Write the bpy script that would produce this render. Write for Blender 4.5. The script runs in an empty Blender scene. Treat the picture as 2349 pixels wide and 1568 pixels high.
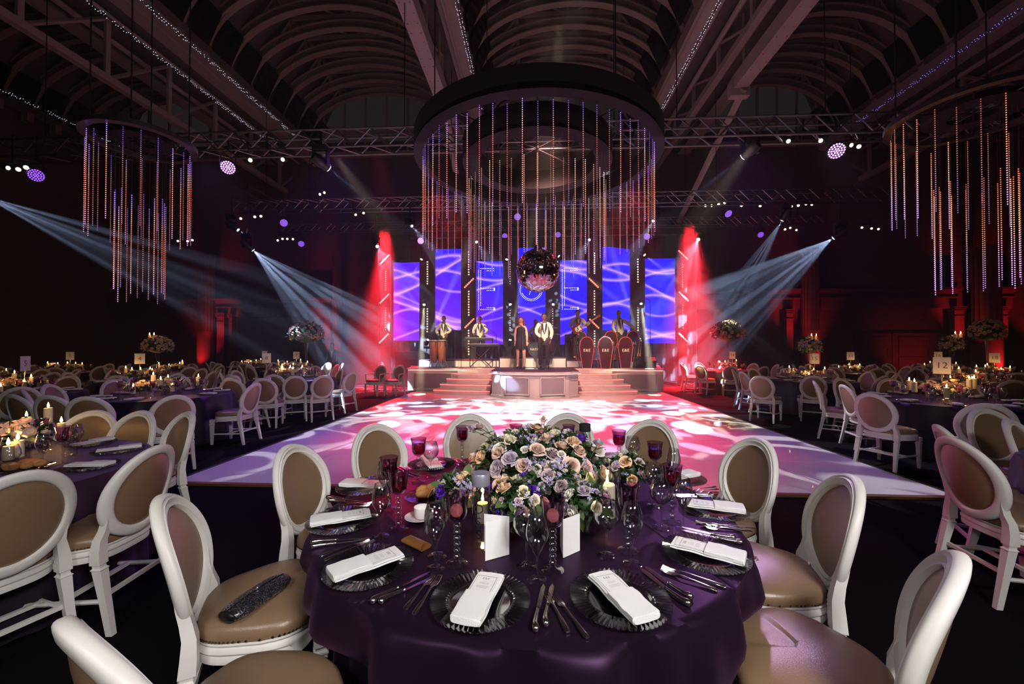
import bpy, random
from math import *
from mathutils import Vector, Matrix, Euler, noise

# ------------------------------------------------------------------ camera frame
F = 930.0                       # focal length in pixels of the 2349 x 1568 frame
CH = 1.55                       # height of the lens above the carpet
YAW = atan((1225 - 1174.5) / F)  # the hall axis runs along +Y
PITCH = atan(12 / F)
scene = bpy.context.scene
COL = scene.collection
PI = pi
R = random.Random(11)

cam = bpy.data.cameras.new('camera')
cam.lens = F / 2349 * 36
cam.sensor_width = 36
cam.clip_start = 0.05
cam.clip_end = 200
CAM = bpy.data.objects.new('camera', cam)
COL.objects.link(CAM)
CAM.location = (0, 0, CH)
CAM.rotation_euler = (PI / 2 + PITCH, 0, YAW)
scene.camera = CAM
CM = Euler((PI / 2 + PITCH, 0, YAW)).to_matrix()


def ray(px, py):
    return CM @ Vector(((px - 1174.5) / F, -(py - 784) / F, -1))


def P(px, py, z=0.75):
    """the point at height z that the photograph shows at this pixel"""
    d = ray(px, py)
    return Vector((0, 0, CH)) + d * ((z - CH) / d.z)


def Q(px, py, D):
    """the point D metres into the hall that the photograph shows at this pixel"""
    return Vector((0, 0, CH)) + ray(px, py) * D


def C(x, z, h=0):
    """x metres right of and z metres ahead of the lens, at height h"""
    return Vector((x * cos(YAW) - z * sin(YAW), x * sin(YAW) + z * cos(YAW), h))


# ------------------------------------------------------------------ world, exposure
vs = scene.view_settings
vs.view_transform = 'Standard'
vs.look = 'None'
vs.gamma = 1
vs.use_curve_mapping = False
vs.exposure = 0.0
scene.display_settings.display_device = 'sRGB'
w = bpy.data.worlds.new('world')
scene.world = w
w.use_nodes = True
w.node_tree.nodes['Background'].inputs[0].default_value = (0.62, 0.50, 0.52, 1)
w.node_tree.nodes['Background'].inputs[1].default_value = 0.02
cy = scene.cycles
cy.use_denoising = True
cy.sample_clamp_indirect = 3
cy.sample_clamp_direct = 0
cy.caustics_reflective = False
cy.caustics_refractive = False
cy.blur_glossy = 0.6
cy.max_bounces = 7
cy.diffuse_bounces = 3
cy.glossy_bounces = 3
cy.transmission_bounces = 6
cy.transparent_max_bounces = 20
cy.volume_bounces = 0


# ------------------------------------------------------------------ node maths
class V:
    def __init__(s, nt, sock): s.nt, s.k = nt, sock

    def op(s, o, *a):
        n = s.nt.nodes.new('ShaderNodeMath'); n.operation = o
        for i, x in enumerate((s,) + a):
            if isinstance(x, V): s.nt.links.new(x.k, n.inputs[i])
            else: n.inputs[i].default_value = x
        return V(s.nt, n.outputs[0])
    def __add__(s, b): return s.op('ADD', b)
    __radd__ = __add__
    def __sub__(s, b): return s.op('SUBTRACT', b)
    def __rsub__(s, b): return (s * -1.0) + b
    def __mul__(s, b): return s.op('MULTIPLY', b)
    __rmul__ = __mul__
    def __truediv__(s, b): return s.op('DIVIDE', b)
    def __pow__(s, b): return s.op('POWER', b)
    def sin(s): return s.op('SINE')
    def exp(s): return s.op('EXPONENT')
    def abs(s): return s.op('ABSOLUTE')
    def max(s, b): return s.op('MAXIMUM', b)
    def min(s, b): return s.op('MINIMUM', b)
    def lt(s, b): return s.op('LESS_THAN', b)
    def gt(s, b): return s.op('GREATER_THAN', b)
    def frac(s): return s.op('FRACT')


def xyz(nt, sock):
    n = nt.nodes.new('ShaderNodeSeparateXYZ'); nt.links.new(sock, n.inputs[0])
    return [V(nt, o) for o in n.outputs]


def comb(nt, x, y, z=0.0):
    n = nt.nodes.new('ShaderNodeCombineXYZ')
    for i, a in enumerate((x, y, z)):
        if isinstance(a, V): nt.links.new(a.k, n.inputs[i])
        else: n.inputs[i].default_value = a
    return n.outputs[0]


# ------------------------------------------------------------------ lamps
def aim(o, frm, to):
    o.location = frm
    d = Vector(to) - Vector(frm)
    o.rotation_euler = d.to_track_quat('-Z', 'Y').to_euler()


def spot(frm, to, watts, col=(1, 1, 1), angle=12, blend=0.3, size=0.04, gobo=None, seed=0.0):
    L = bpy.data.lights.new('spot_light', 'SPOT')
    L.energy = watts; L.color = col
    L.spot_size = radians(angle); L.spot_blend = blend; L.shadow_soft_size = size
    o = bpy.data.objects.new('spot_light', L); COL.objects.link(o)
    aim(o, frm, to)
    if gobo:
        L.use_nodes = True
        nt = L.node_tree
        em = nt.nodes['Emission']
        g = nt.nodes.new('ShaderNodeNewGeometry')
        vt = nt.nodes.new('ShaderNodeVectorTransform'); vt.vector_type = 'VECTOR'
        vt.convert_from = 'WORLD'; vt.convert_to = 'OBJECT'
        nt.links.new(g.outputs['Incoming'], vt.inputs[0])
        x, y, z = xyz(nt, vt.outputs[0])
        k = 1 / tan(radians(angle / 2))
        u, v = x / z * k, y / z * k          # -1 .. 1 across the beam
        if gobo == 'rays':                    # a breakup wheel: a ring of soft holes
            vo = nt.nodes.new('ShaderNodeTexVoronoi'); vo.inputs['Scale'].default_value = 2.7
            vo.voronoi_dimensions = '2D'
            nt.links.new(comb(nt, u + seed, v + seed * 1.7), vo.inputs['Vector'])
            d = V(nt, vo.outputs['Distance'])
            s = ((0.30 - d) * 12.0).max(0.0).min(1.0) + 0.015
        elif gobo == 'swirl':                 # scrolls and rings of light
            no = nt.nodes.new('ShaderNodeTexNoise'); no.inputs['Scale'].default_value = 2.2
            no.inputs['Detail'].default_value = 0.0
            nt.links.new(comb(nt, u + seed, v + seed), no.inputs['Vector'])
            nx, ny, nz = xyz(nt, no.outputs['Color'])
            uu, vv = u + (nx - 0.5) * 0.30, v + (ny - 0.5) * 0.30
            s = None
            for sc_, r0, off in ((3.6, 0.33, 0.0), (2.4, 0.36, 8.3)):
                vo = nt.nodes.new('ShaderNodeTexVoronoi'); vo.inputs['Scale'].default_value = sc_
                vo.voronoi_dimensions = '2D'; vo.inputs['Randomness'].default_value = 0.75
                nt.links.new(comb(nt, uu + off, vv - off), vo.inputs['Vector'])
                d = V(nt, vo.outputs['Distance'])
                ring = (1.0 - (d - r0).abs() * 11.0).max(0.0)
                px_, py_, pz_ = xyz(nt, vo.outputs['Position'])
                arc = (((uu + off - px_) * 4.0 + (vv - off - py_) * 7.0) * sc_ * 0.35 + 0.75).max(0.0).min(1.0)
                a = ring * arc
                s = a if s is None else s.max(a)
            s = (s * 2.2).min(1.0)
        nt.links.new(s.k, em.inputs['Strength'])
    return o


def area(frm, to, watts, col, sx, sy=None, spread=180):
    L = bpy.data.lights.new('area_light', 'AREA')
    L.energy = watts; L.color = col; L.size = sx; L.spread = radians(spread)
    if sy: L.shape = 'RECTANGLE'; L.size_y = sy
    o = bpy.data.objects.new('area_light', L); COL.objects.link(o)
    aim(o, frm, to)
    return o


def point(loc, watts, col, size=0.02):
    L = bpy.data.lights.new('point_light', 'POINT')
    L.energy = watts; L.color = col; L.shadow_soft_size = size
    o = bpy.data.objects.new('point_light', L); COL.objects.link(o); o.location = loc
    return o


WARM = (1.0, 0.72, 0.38)
RED = (1.0, 0.02, 0.03)
ICE = (0.50, 0.66, 1.0)
VIO = (0.30, 0.10, 1.0)
# added soft key lights, unseen above and behind the lens, and the pin spot on the near table
area((1.7, -1.3, 3.1), (0.1, 2.0, 0.75), 70, (1.0, 0.96, 0.93), 1.1, 0.35, 120)
area((-1.3, -0.9, 2.9), (-0.6, 2.2, 0.8), 17, (1.0, 0.96, 0.93), 0.9, 0.3, 120)
spot((3.9, 9.0, 5.9), (1.1, 2.0, 0.75), 850, (0.85, 0.50, 1.0), 9, 0.7, 0.25)
spot((-3.6, 9.1, 6.1), (-0.72, 2.75, 0.75), 1900, (1.0, 0.02, 0.08), 8, 0.7, 0.12)
spot((-0.4, -0.9, 5.4), (0.1, 2.2, 0.9), 240, (1.0, 0.9, 0.78), 22, 0.7, 0.1)
# added upward fill, standing in for dim house light on the vaults, and violet wash over the tables on both sides
area((0, 10, 5.2), (0, 10.5, 12), 150, (0.9, 0.66, 0.62), 16, 14)
spot((-2.5, 9.3, 6.2), (-5.6, 6.8, 0.5), 260, VIO, 60, 0.8, 0.2)
spot((-8.0, 9.3, 6.2), (-4.0, 7.5, 0.5), 200, (0.55, 0.30, 0.9), 60, 0.8, 0.2)
spot((6.4, 9.3, 6.2), (5.9, 5.4, 0.5), 240, (0.75, 0.55, 1.0), 32, 0.8, 0.2)
spot((-3.0, 9.2, 6.0), (3.15, 2.7, 0.75), 1500, (1.0, 0.04, 0.16), 9, 0.8, 0.2)
# dance floor: red wash from the stage, violet fill, white scroll gobos
spot((-3.2, 12.6, 6.6), (-0.6, 7.9, 0), 3000, (1.0, 0.012, 0.06), 46, 0.6, 0.2)
spot((3.2, 12.6, 6.6), (0.8, 7.9, 0), 3000, (1.0, 0.012, 0.06), 46, 0.6, 0.2)
spot((-4.4, 9.3, 6.3), (-3.8, 5.2, 0), 620, (0.34, 0.08, 1.0), 44, 0.8, 0.2)
spot((4.4, 9.3, 6.3), (4.1, 5.4, 0), 500, (0.38, 0.10, 1.0), 44, 0.8, 0.2)
spot((-1.7, 11.0, 6.4), (-1.0, 8.6, 0), 2000, (1.0, 0.97, 0.95), 66, 0.25, 0.01, 'swirl', 1.3)
spot((1.9, 11.0, 6.4), (1.5, 8.2, 0), 2000, (1.0, 0.97, 0.95), 66, 0.25, 0.01, 'swirl', 6.1)
spot((-1.0, 9.4, 6.2), (-2.3, 9.6, 0), 600, (1.0, 0.7, 0.1), 9, 0.5, 0.05)
spot((4.0, 9.4, 6.2), (3.6, 8.8, 0), 1200, (1.0, 0.85, 0.35), 22, 0.3, 0.01, 'swirl', 2.2)
# stage front light and stage wash
spot((0.4, 6.2, 6.6), (0.35, 13.6, 1.6), 4800, (1.0, 0.86, 0.62), 13, 0.6, 0.08)
spot((-4.7, 9.2, 6.1), (-2.3, 15.0, 1.4), 4500, (1.0, 0.80, 0.50), 22, 0.7, 0.08)
spot((4.9, 9.2, 6.1), (2.5, 15.0, 1.4), 4500, (1.0, 0.80, 0.50), 22, 0.7, 0.08)
spot((0.3, 8.0, 6.5), (0.2, 12.6, 0.5), 3800, (1.0, 0.50, 0.40), 50, 0.8, 0.15)
for sx in (-1, 1):                      # red wash down the two outer light bars
    spot((sx * 5.95, 15.85, 6.3), (sx * 5.95, 15.3, 0), 130000, RED, 32, 1.0, 0.25)
    spot((sx * 5.9, 15.9, 3.2), (sx * 5.2, 13.4, 0), 2600, RED, 60, 0.9, 0.1)

# ------------------------------------------------------------------ materials
MATS = {}


def M(name, col=(0.5, 0.5, 0.5), rough=0.5, metal=0.0, var=0.06, scale=8.0, bump=0.0, emis=None, es=0.0,
      trans=0.0, ior=1.45, coat=0.0, sheen=0.0, sheen_tint=(1, 1, 1), spec=0.5, thin=False, aniso=0.0):
    if name in MATS: return MATS[name]
    m = bpy.data.materials.new(name); m.use_nodes = True
    nt = m.node_tree
    b = nt.nodes['Principled BSDF']
    out = nt.nodes['Material Output']
    MATS[name] = m
    if thin:                                # thin clear sheet: straight through, mirror at grazing angles
        t = nt.nodes.new('ShaderNodeBsdfTransparent'); t.inputs[0].default_value = (*col, 1)
        g = nt.nodes.new('ShaderNodeBsdfGlossy'); g.inputs['Roughness'].default_value = rough
        fr = nt.nodes.new('ShaderNodeLayerWeight'); fr.inputs[0].default_value = 0.5
        no = nt.nodes.new('ShaderNodeTexNoise'); no.inputs['Scale'].default_value = scale
        bp = nt.nodes.new('ShaderNodeBump'); bp.inputs['Strength'].default_value = 0.05
        nt.links.new(no.outputs[0], bp.inputs['Height']); nt.links.new(bp.outputs[0], g.inputs['Normal'])
        mx = nt.nodes.new('ShaderNodeMixShader')
        nt.links.new((V(nt, fr.outputs['Facing']) ** 2.2 * (ior - 0.95) + (spec * 0.16)).k, mx.inputs[0]); nt.links.new(t.outputs[0], mx.inputs[1])
        nt.links.new(g.outputs[0], mx.inputs[2]); nt.links.new(mx.outputs[0], out.inputs[0])
        return m
    b.inputs['Roughness'].default_value = rough
    b.inputs['Metallic'].default_value = metal
    b.inputs['IOR'].default_value = ior
    b.inputs['Specular IOR Level'].default_value = spec
    b.inputs['Transmission Weight'].default_value = trans
    b.inputs['Coat Weight'].default_value = coat
    b.inputs['Sheen Weight'].default_value = sheen
    b.inputs['Sheen Tint'].default_value = (*sheen_tint, 1)
    b.inputs['Anisotropic'].default_value = aniso
    if emis:
        b.inputs['Emission Color'].default_value = (*emis, 1)
        b.inputs['Emission Strength'].default_value = es
        m.cycles.emission_sampling = 'NONE'
    if var or bump:
        tc = nt.nodes.new('ShaderNodeTexCoord')
        no = nt.nodes.new('ShaderNodeTexNoise'); no.inputs['Scale'].default_value = scale
        no.inputs['Detail'].default_value = 4
        nt.links.new(tc.outputs['Object'], no.inputs['Vector'])
        if var and trans < 0.5:
            mx = nt.nodes.new('ShaderNodeMix'); mx.data_type = 'RGBA'
            mx.inputs[6].default_value = (*[c * (1 - var * 1.5) for c in col], 1)
            mx.inputs[7].default_value = (*[min(1, c * (1 + var * 1.5)) for c in col], 1)
            nt.links.new(no.outputs[0], mx.inputs[0]); nt.links.new(mx.outputs[2], b.inputs['Base Color'])
        else:
            b.inputs['Base Color'].default_value = (*col, 1)
        if bump:
            bp = nt.nodes.new('ShaderNodeBump'); bp.inputs['Strength'].default_value = bump
            bp.inputs['Distance'].default_value = 0.01
            nt.links.new(no.outputs[0], bp.inputs['Height']); nt.links.new(bp.outputs[0], b.inputs['Normal'])
    else:
        b.inputs['Base Color'].default_value = (*col, 1)
    return m


WHITE = M('white_paint', (0.80, 0.77, 0.74), 0.42, bump=0.04, scale=30, var=0.03)
TAN = M('bronze_leather', (0.25, 0.155, 0.092), 0.33, spec=0.75, bump=0.10, scale=220, var=0.05)
BRASS = M('antique_brass', (0.30, 0.24, 0.16), 0.3, 1.0)
SILVER = M('silver_plate', (0.72, 0.68, 0.64), 0.2, 1.0, var=0.03, scale=40)
BLACK = M('black_cloth', (0.010, 0.009, 0.011), 0.9)
BLKMET = M('black_metal', (0.02, 0.02, 0.022), 0.45, 0.3)
ALU = M('aluminium_tube', (0.22, 0.20, 0.22), 0.4, 1.0)
LINEN = M('white_linen', (0.88, 0.88, 0.88), 0.8, bump=0.25, scale=400, var=0.02)
PAPER = M('white_card', (0.86, 0.85, 0.85), 0.6, var=0.01)
INK = M('grey_ink', (0.12, 0.11, 0.12), 0.6)
GLASS = M('clear_glass', (0.95, 0.95, 0.96), 0.04, thin=True, ior=1.92, spec=0.7)
SOLIDG = M('solid_glass', (1, 1, 1), 0.0, trans=1.0, ior=1.46, var=0)
THIN = M('thin_glass', (0.93, 0.93, 0.95), 0.03, thin=True, ior=1.6)
LILAC = M('lilac_glass', (0.80, 0.62, 0.78), 0.03, thin=True, ior=1.85)
FLAME = M('candle_flame', (1, 0.6, 0.2), 0.5, emis=(1.0, 0.50, 0.14), es=70, var=0)
FLAME.cycles.emission_sampling = 'AUTO'
WAX = M('ivory_wax', (0.86, 0.74, 0.50), 0.5, emis=(1.0, 0.55, 0.20), es=0.0, var=0.02)
_b = WAX.node_tree.nodes['Principled BSDF']
_b.inputs['Subsurface Weight'].default_value = 0.35
_b.inputs['Subsurface Radius'].default_value = (0.05, 0.02, 0.01)
GREEN = M('leaf_green', (0.075, 0.13, 0.035), 0.5, var=0.35, scale=25)
DGREEN = M('dark_leaf', (0.03, 0.065, 0.022), 0.5, var=0.35, scale=25)
VIOLET = M('violet_petal', (0.11, 0.025, 0.42), 0.6, var=0.2, scale=40)
LAV = M('lavender_petal', (0.44, 0.38, 0.62), 0.6, var=0.15, scale=40)
ROSES = [M('blush_rose', (0.78, 0.56, 0.47), 0.6, var=0.12, scale=30),
         M('mauve_rose', (0.62, 0.47, 0.50), 0.6, var=0.12, scale=30),
         M('cream_rose', (0.84, 0.76, 0.56), 0.6, var=0.1, scale=30),
         M('dusky_lilac_rose', (0.55, 0.47, 0.56), 0.6, var=0.12, scale=30),
         M('peach_rose', (0.86, 0.60, 0.40), 0.6, var=0.12, scale=30),
         M('white_rose', (0.84, 0.80, 0.74), 0.6, var=0.06, scale=30)]
SKIN = M('fair_skin', (0.62, 0.38, 0.27), 0.5)
BROWN = M('dark_skin', (0.14, 0.065, 0.04), 0.5)
CREAM = M('cream_jacket', (0.75, 0.66, 0.50), 0.7)
STAGEW = M('stage_white', (0.72, 0.66, 0.62), 0.45, var=0.06, scale=3, bump=0.03)


# ------------------------------------------------------------------ mesh builder
class MB:
    def __init__(s): s.v, s.f = [], []

    def add(s, vs, fs, m=None):
        o = len(s.v)
        s.v += [tuple(m @ Vector(p)) for p in vs] if m else [tuple(p) for p in vs]
        s.f += [tuple(i + o for i in f) for f in fs]
        return s

    def box(s, c, d, m=None, top=(1, 1)):
        x, y, z = d[0] / 2, d[1] / 2, d[2] / 2
        tx, ty = top
        vs = [(c[0] + a * x * (tx if k > 0 else 1), c[1] + b * y * (ty if k > 0 else 1), c[2] + k * z)
              for k in (-1, 1) for a, b in ((-1, -1), (1, -1), (1, 1), (-1, 1))]
        return s.add(vs, [(0, 3, 2, 1), (4, 5, 6, 7), (0, 1, 5, 4), (1, 2, 6, 5), (2, 3, 7, 6), (3, 0, 4, 7)], m)

    def lathe(s, prof, n=16, c=(0, 0, 0), m=None, fn=None, cap=True):
        vs, fs = [], []
        for i, (r, z) in enumerate(prof):
            for j in range(n):
                a = 2 * PI * j / n
                rr = r * (fn(a, z, r) if fn else 1)
                vs.append((c[0] + rr * cos(a), c[1] + rr * sin(a), c[2] + z))
        for i in range(len(prof) - 1):
            for j in range(n):
                k = (j + 1) % n
                fs.append((i * n + j, i * n + k, (i + 1) * n + k, (i + 1) * n + j))
        if cap:
            fs.append(tuple(range(n))[::-1])
            fs.append(tuple((len(prof) - 1) * n + j for j in range(n)))
        return s.add(vs, fs, m)

    def tube(s, pts, r, n=8, m=None, cap=True, flat=1.0):
        pts = [Vector(p) for p in pts]
        rs = r if isinstance(r, (list, tuple)) else [r] * len(pts)
        vs, fs = [], []
        up = None
        for i, p in enumerate(pts):
            t = (pts[min(i + 1, len(pts) - 1)] - pts[max(i - 1, 0)])
            t = t.normalized() if t.length > 1e-9 else Vector((0, 0, 1))
            if up is None: up = Vector((0, 0, 1)) if abs(t.z) < 0.9 else Vector((1, 0, 0))
            a = t.cross(up)
            if a.length < 1e-6: a = t.cross(Vector((1, 0, 0)))
            a.normalize(); b = a.cross(t).normalized(); up = b
            for j in range(n):
                q = 2 * PI * j / n
                vs.append(p + a * rs[i] * cos(q) + b * rs[i] * sin(q) * flat)
        for i in range(len(pts) - 1):
            for j in range(n):
                k = (j + 1) % n
                fs.append((i * n + j, i * n + k, (i + 1) * n + k, (i + 1) * n + j))
        if cap:
            fs.append(tuple(range(n))[::-1]); fs.append(tuple((len(pts) - 1) * n + j for j in range(n)))
        return s.add(vs, fs, m)

    def ball(s, c, r, nu=8, nv=6, m=None):
        r = r if isinstance(r, (tuple, list)) else (r, r, r)
        vs = [(c[0], c[1], c[2] - r[2])]; fs = []
        for i in range(1, nv):
            p = -PI / 2 + PI * i / nv
            for j in range(nu):
                a = 2 * PI * j / nu
                vs.append((c[0] + r[0] * cos(p) * cos(a), c[1] + r[1] * cos(p) * sin(a), c[2] + r[2] * sin(p)))
        vs.append((c[0], c[1], c[2] + r[2])); T = len(vs) - 1
        for j in range(nu):
            k = (j + 1) % nu
            fs.append((0, 1 + k, 1 + j)); fs.append((T, T - nu + j, T - nu + k))
            for i in range(nv - 2):
                fs.append((1 + i * nu + j, 1 + i * nu + k, 1 + (i + 1) * nu + k, 1 + (i + 1) * nu + j))
        return s.add(vs, fs, m)

    def grid(s, fn, nu, nv, cu=False, cv=False, m=None):
        vs = [fn(i / (nu if cu else nu - 1), j / (nv if cv else nv - 1)) for i in range(nu) for j in range(nv)]
        fs = []
        for i in range(nu if cu else nu - 1):
            for j in range(nv if cv else nv - 1):
                a, b = (i + 1) % nu, (j + 1) % nv
                fs.append((i * nv + j, a * nv + j, a * nv + b, i * nv + b))
        return s.add(vs, fs, m)

    def prism(s, poly, z0, z1, m=None):
        n = len(poly)
        vs = [(x, y, z0) for x, y in poly] + [(x, y, z1) for x, y in poly]
        fs = [tuple(range(n))[::-1], tuple(range(n, 2 * n))]
        fs += [(i, (i + 1) % n, n + (i + 1) % n, n + i) for i in range(n)]
        return s.add(vs, fs, m)

    def mesh(s, name, mat=None, smooth=35):
        me = bpy.data.meshes.new(name)
        me.from_pydata([tuple(p) for p in s.v], [], s.f)
        if smooth:
            me.shade_smooth()
            me.set_sharp_from_angle(angle=radians(smooth))
        if mat: me.materials.append(mat)
        me.update()
        return me


def T(x=0, y=0, z=0): return Matrix.Translation((x, y, z))
def RX(a): return Matrix.Rotation(a, 4, 'X')
def RY(a): return Matrix.Rotation(a, 4, 'Y')
def RZ(a): return Matrix.Rotation(a, 4, 'Z')
def S(x, y, z): return Matrix.Diagonal((x, y, z, 1))


def obj(name, me, mat=None, parent=None, loc=(0, 0, 0), rot=(0, 0, 0), label=None, cat=None, group=None, kind=None, smooth=35):
    if isinstance(me, MB): me = me.mesh(name, mat, smooth)
    o = bpy.data.objects.new(name, me); COL.objects.link(o)
    o.location = loc; o.rotation_euler = rot
    if parent: o.parent = parent
    return tag(o, label, cat, group, kind)


def tag(o, label=None, cat=None, group=None, kind=None):
    if label: o['label'] = label
    if cat: o['category'] = cat
    if group: o['group'] = group
    if kind: o['kind'] = kind
    return o


def thing(name, label, cat, loc=(0, 0, 0), rz=0.0, group=None, rot=None):
    o = bpy.data.objects.new(name, None); COL.objects.link(o)
    o.empty_display_size = 0.1
    o.location = loc; o.rotation_euler = rot or (0, 0, rz)
    return tag(o, label, cat, group)


KIDS = {}
FONTS = []


def dup(root, loc, rz=0.0, label=None, group=None, scale=None, rot=None):
    """a copy of a thing with copies of its parts and sub-parts"""
    r = root.copy(); COL.objects.link(r); r.location = loc; r.rotation_euler = rot or (0, 0, rz)
    if scale: r.scale = (scale,) * 3 if not isinstance(scale, (tuple, list)) else scale
    if label: r['label'] = label
    if group: r['group'] = group
    kids = KIDS.get(root.name)
    if kids is None:
        kids = KIDS[root.name] = [(c, list(c.children)) for c in root.children]
    for ch, gs in kids:
        c = ch.copy(); COL.objects.link(c); c.parent = r
        for g in gs:
            d = g.copy(); COL.objects.link(d); d.parent = c
    return r


def struct(name, me, mat=None, smooth=35, parent=None, loc=(0, 0, 0), rot=(0, 0, 0)):
    return obj(name, me, mat, parent, loc, rot, kind=None if parent else 'structure', smooth=smooth)


def text(s, size, mat, parent, loc, rot, name='lettering', depth=0.0, align='CENTER', space=1.0):
    c = bpy.data.curves.new(name, 'FONT'); c.body = s; c.size = size; c.extrude = depth
    c.align_x = align; c.align_y = 'CENTER'; c.space_character = space
    c.materials.append(mat)
    o = bpy.data.objects.new(name, c); COL.objects.link(o)
    c.resolution_u = 3
    o.parent = parent; o.location = loc; o.rotation_euler = rot
    FONTS.append(o)
    return o


def bake_text():
    dg = bpy.context.evaluated_depsgraph_get()
    for o in [x for x in scene.objects if x.type == 'FONT']:
        me = bpy.data.meshes.new_from_object(o.evaluated_get(dg))
        n = bpy.data.objects.new('lettering', me); COL.objects.link(n)
        n.parent = o.parent; n.location = o.location; n.rotation_euler = o.rotation_euler
        bpy.data.objects.remove(o)
# ================================================================== THE HALL
WALLM = M('hall_plaster', (0.12, 0.085, 0.075), 0.75, var=0.1, scale=1.5, bump=0.05)
ROOFM = M('roof_board', (0.11, 0.085, 0.08), 0.8, var=0.15, scale=2.0)
RIBM = M('painted_steel_rib', (0.34, 0.26, 0.22), 0.6, var=0.08, scale=3)
GIRD = M('painted_girder', (0.40, 0.31, 0.29), 0.5, var=0.08, scale=2)
PANE = M('night_glass', (0.01, 0.01, 0.014), 0.08)
CARPET = M('black_carpet', (0.005, 0.0035, 0.005), 0.95, var=0.3, scale=60, bump=0.3, spec=0.1)
struct('floor', MB().box((0, 9, -0.05), (50, 28, 0.1)), CARPET)
struct('wall_far', MB().box((0, 22.1, 6.5), (50, 0.2, 13)), WALLM)
struct('wall_left', MB().box((-24.1, 9, 6.5), (0.2, 26, 13)), WALLM)
struct('wall_right', MB().box((24.1, 9, 6.5), (0.2, 26, 13)), WALLM)

# ---- entablature, pilasters and fluted columns along the far wall
WY = 21.9


def wx(px): return Q(px, 800, 21.5).x


def wz(py): return CH + (796 - py) * 21.6 / 930


def cornice(x0, x1, zt, n):
    b = MB()
    for dz, h, d in ((0.0, 0.12, 0.62), (0.12, 0.10, 0.50), (0.22, 0.22, 0.40), (0.44, 0.08, 0.46), (0.52, 0.5, 0.34)):
        b.box(((x0 + x1) / 2, WY + 0.1 - d / 2, zt - dz - h / 2), (x1 - x0 + d * 0.5, d, h - 0.006))
    return struct('trim_%d' % n, b, WALLM)


cornice(wx(460), wx(742), wz(680), 1)
cornice(wx(1592), wx(2146), wz(667), 2)
cornice(wx(2232), wx(2420), wz(667), 3)
cornice(wx(100), wx(395), wz(680), 4)


def pilaster(px, wpx, zt, n):
    x = wx(px); wd = wpx * 21.5 / 930
    b = MB().box((x, WY - 0.25, zt / 2), (wd, 0.3, zt))
    for dz, e in ((0.03, 0.16), (0.12, 0.10), (0.22, 0.06), (0.5, 0.03)):
        b.box((x, WY - 0.27, zt - dz), (wd + e, 0.3 + e, 0.05))
    b.box((x, WY - 0.27, 0.15), (wd + 0.1, 0.4, 0.3))
    return struct('trim_%d' % n, b, WALLM)


def flutes(px, wpx, n):
    x = wx(px); r = wpx * 21.5 / 930 / 2
    fn = lambda a, z, rr: 1 - 0.07 * abs(sin(a * 8))
    b = MB().lathe([(r * 1.15, 0), (r * 1.15, 0.3), (r, 0.35), (r, 2.4)], 64, (x, WY - r - 0.15, 0))
    b.lathe([(r * 1.05, 2.4), (r, 2.5), (r * 0.97, 6.2), (r * 1.2, 6.5)], 64, (x, WY - r - 0.15, 0), fn=fn)
    return struct('trim_%d' % n, b, WALLM)


k = 10
for px, wp, zt in ((475, 18, 3.45), (738, 14, 3.45), (500, 8, 3.4), (1792, 14, 3.5), (1852, 10, 3.5), (2148, 20, 3.6), (2236, 22, 3.6), (2285, 14, 3.6)):
    pilaster(px, wp, zt, k); k += 1
for px, wp in ((444, 34), (762, 22), (1832, 34), (2190, 46)):
    flutes(px, wp, k); k += 1
    x = wx(px)
    spot((x + 0.1, WY - 1.7, 0.2), (x, WY - 0.5, 2.3), 300, RED, 62, 0.9, 0.05)
for px in (478, 735, 1795, 2150, 2240):
    spot((wx(px), WY - 2.0, 0.3), (wx(px), WY - 0.1, 4.0), 750, RED, 34, 0.9, 0.05)
for n, (a, b_) in enumerate(((1975, 2060), (2060, 2140), (2140, 2215))):
    xa, xb = wx(a - 40), wx(b_ - 42)
    d = struct('door_%d' % (n + 1), MB().box(((xa + xb) / 2, WY - 0.04, wz(765) / 2), (xb - xa, 0.1, wz(765))), WALLM)
    struct('panel', MB().box(((xa + xb) / 2, WY - 0.11, wz(765) * 0.72), ((xb - xa) * 0.7, 0.04, 0.9)), WALLM, parent=d)
    struct('panel', MB().box(((xa + xb) / 2, WY - 0.11, wz(765) * 0.27), ((xb - xa) * 0.7, 0.04, 0.9)), WALLM, parent=d)
    struct('door_handle', MB().tube([(xb - 0.15, WY - 0.2, 1.0), (xb - 0.15, WY - 0.2, 1.4)], 0.02), BRASS, parent=d)
spot((wx(2050), WY - 2.2, 0.2), (wx(2050), WY, 1.6), 90, RED, 80, 0.9, 0.1)

# ---- vaulted roof: five bays of arched ribs, valley gutters between them
ZS = 12.05
BAYS = [(-2.45, 5.2, 2.5), (-12.1, -3.9, 2.8), (8.1, 15.0, 2.6), (-23.4, -15.0, 2.8), (18.0, 24.0, 2.4)]
ceil = struct('ceiling', MB().box((0, 13, 16.2), (50, 18, 0.2)), ROOFM)


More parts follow.
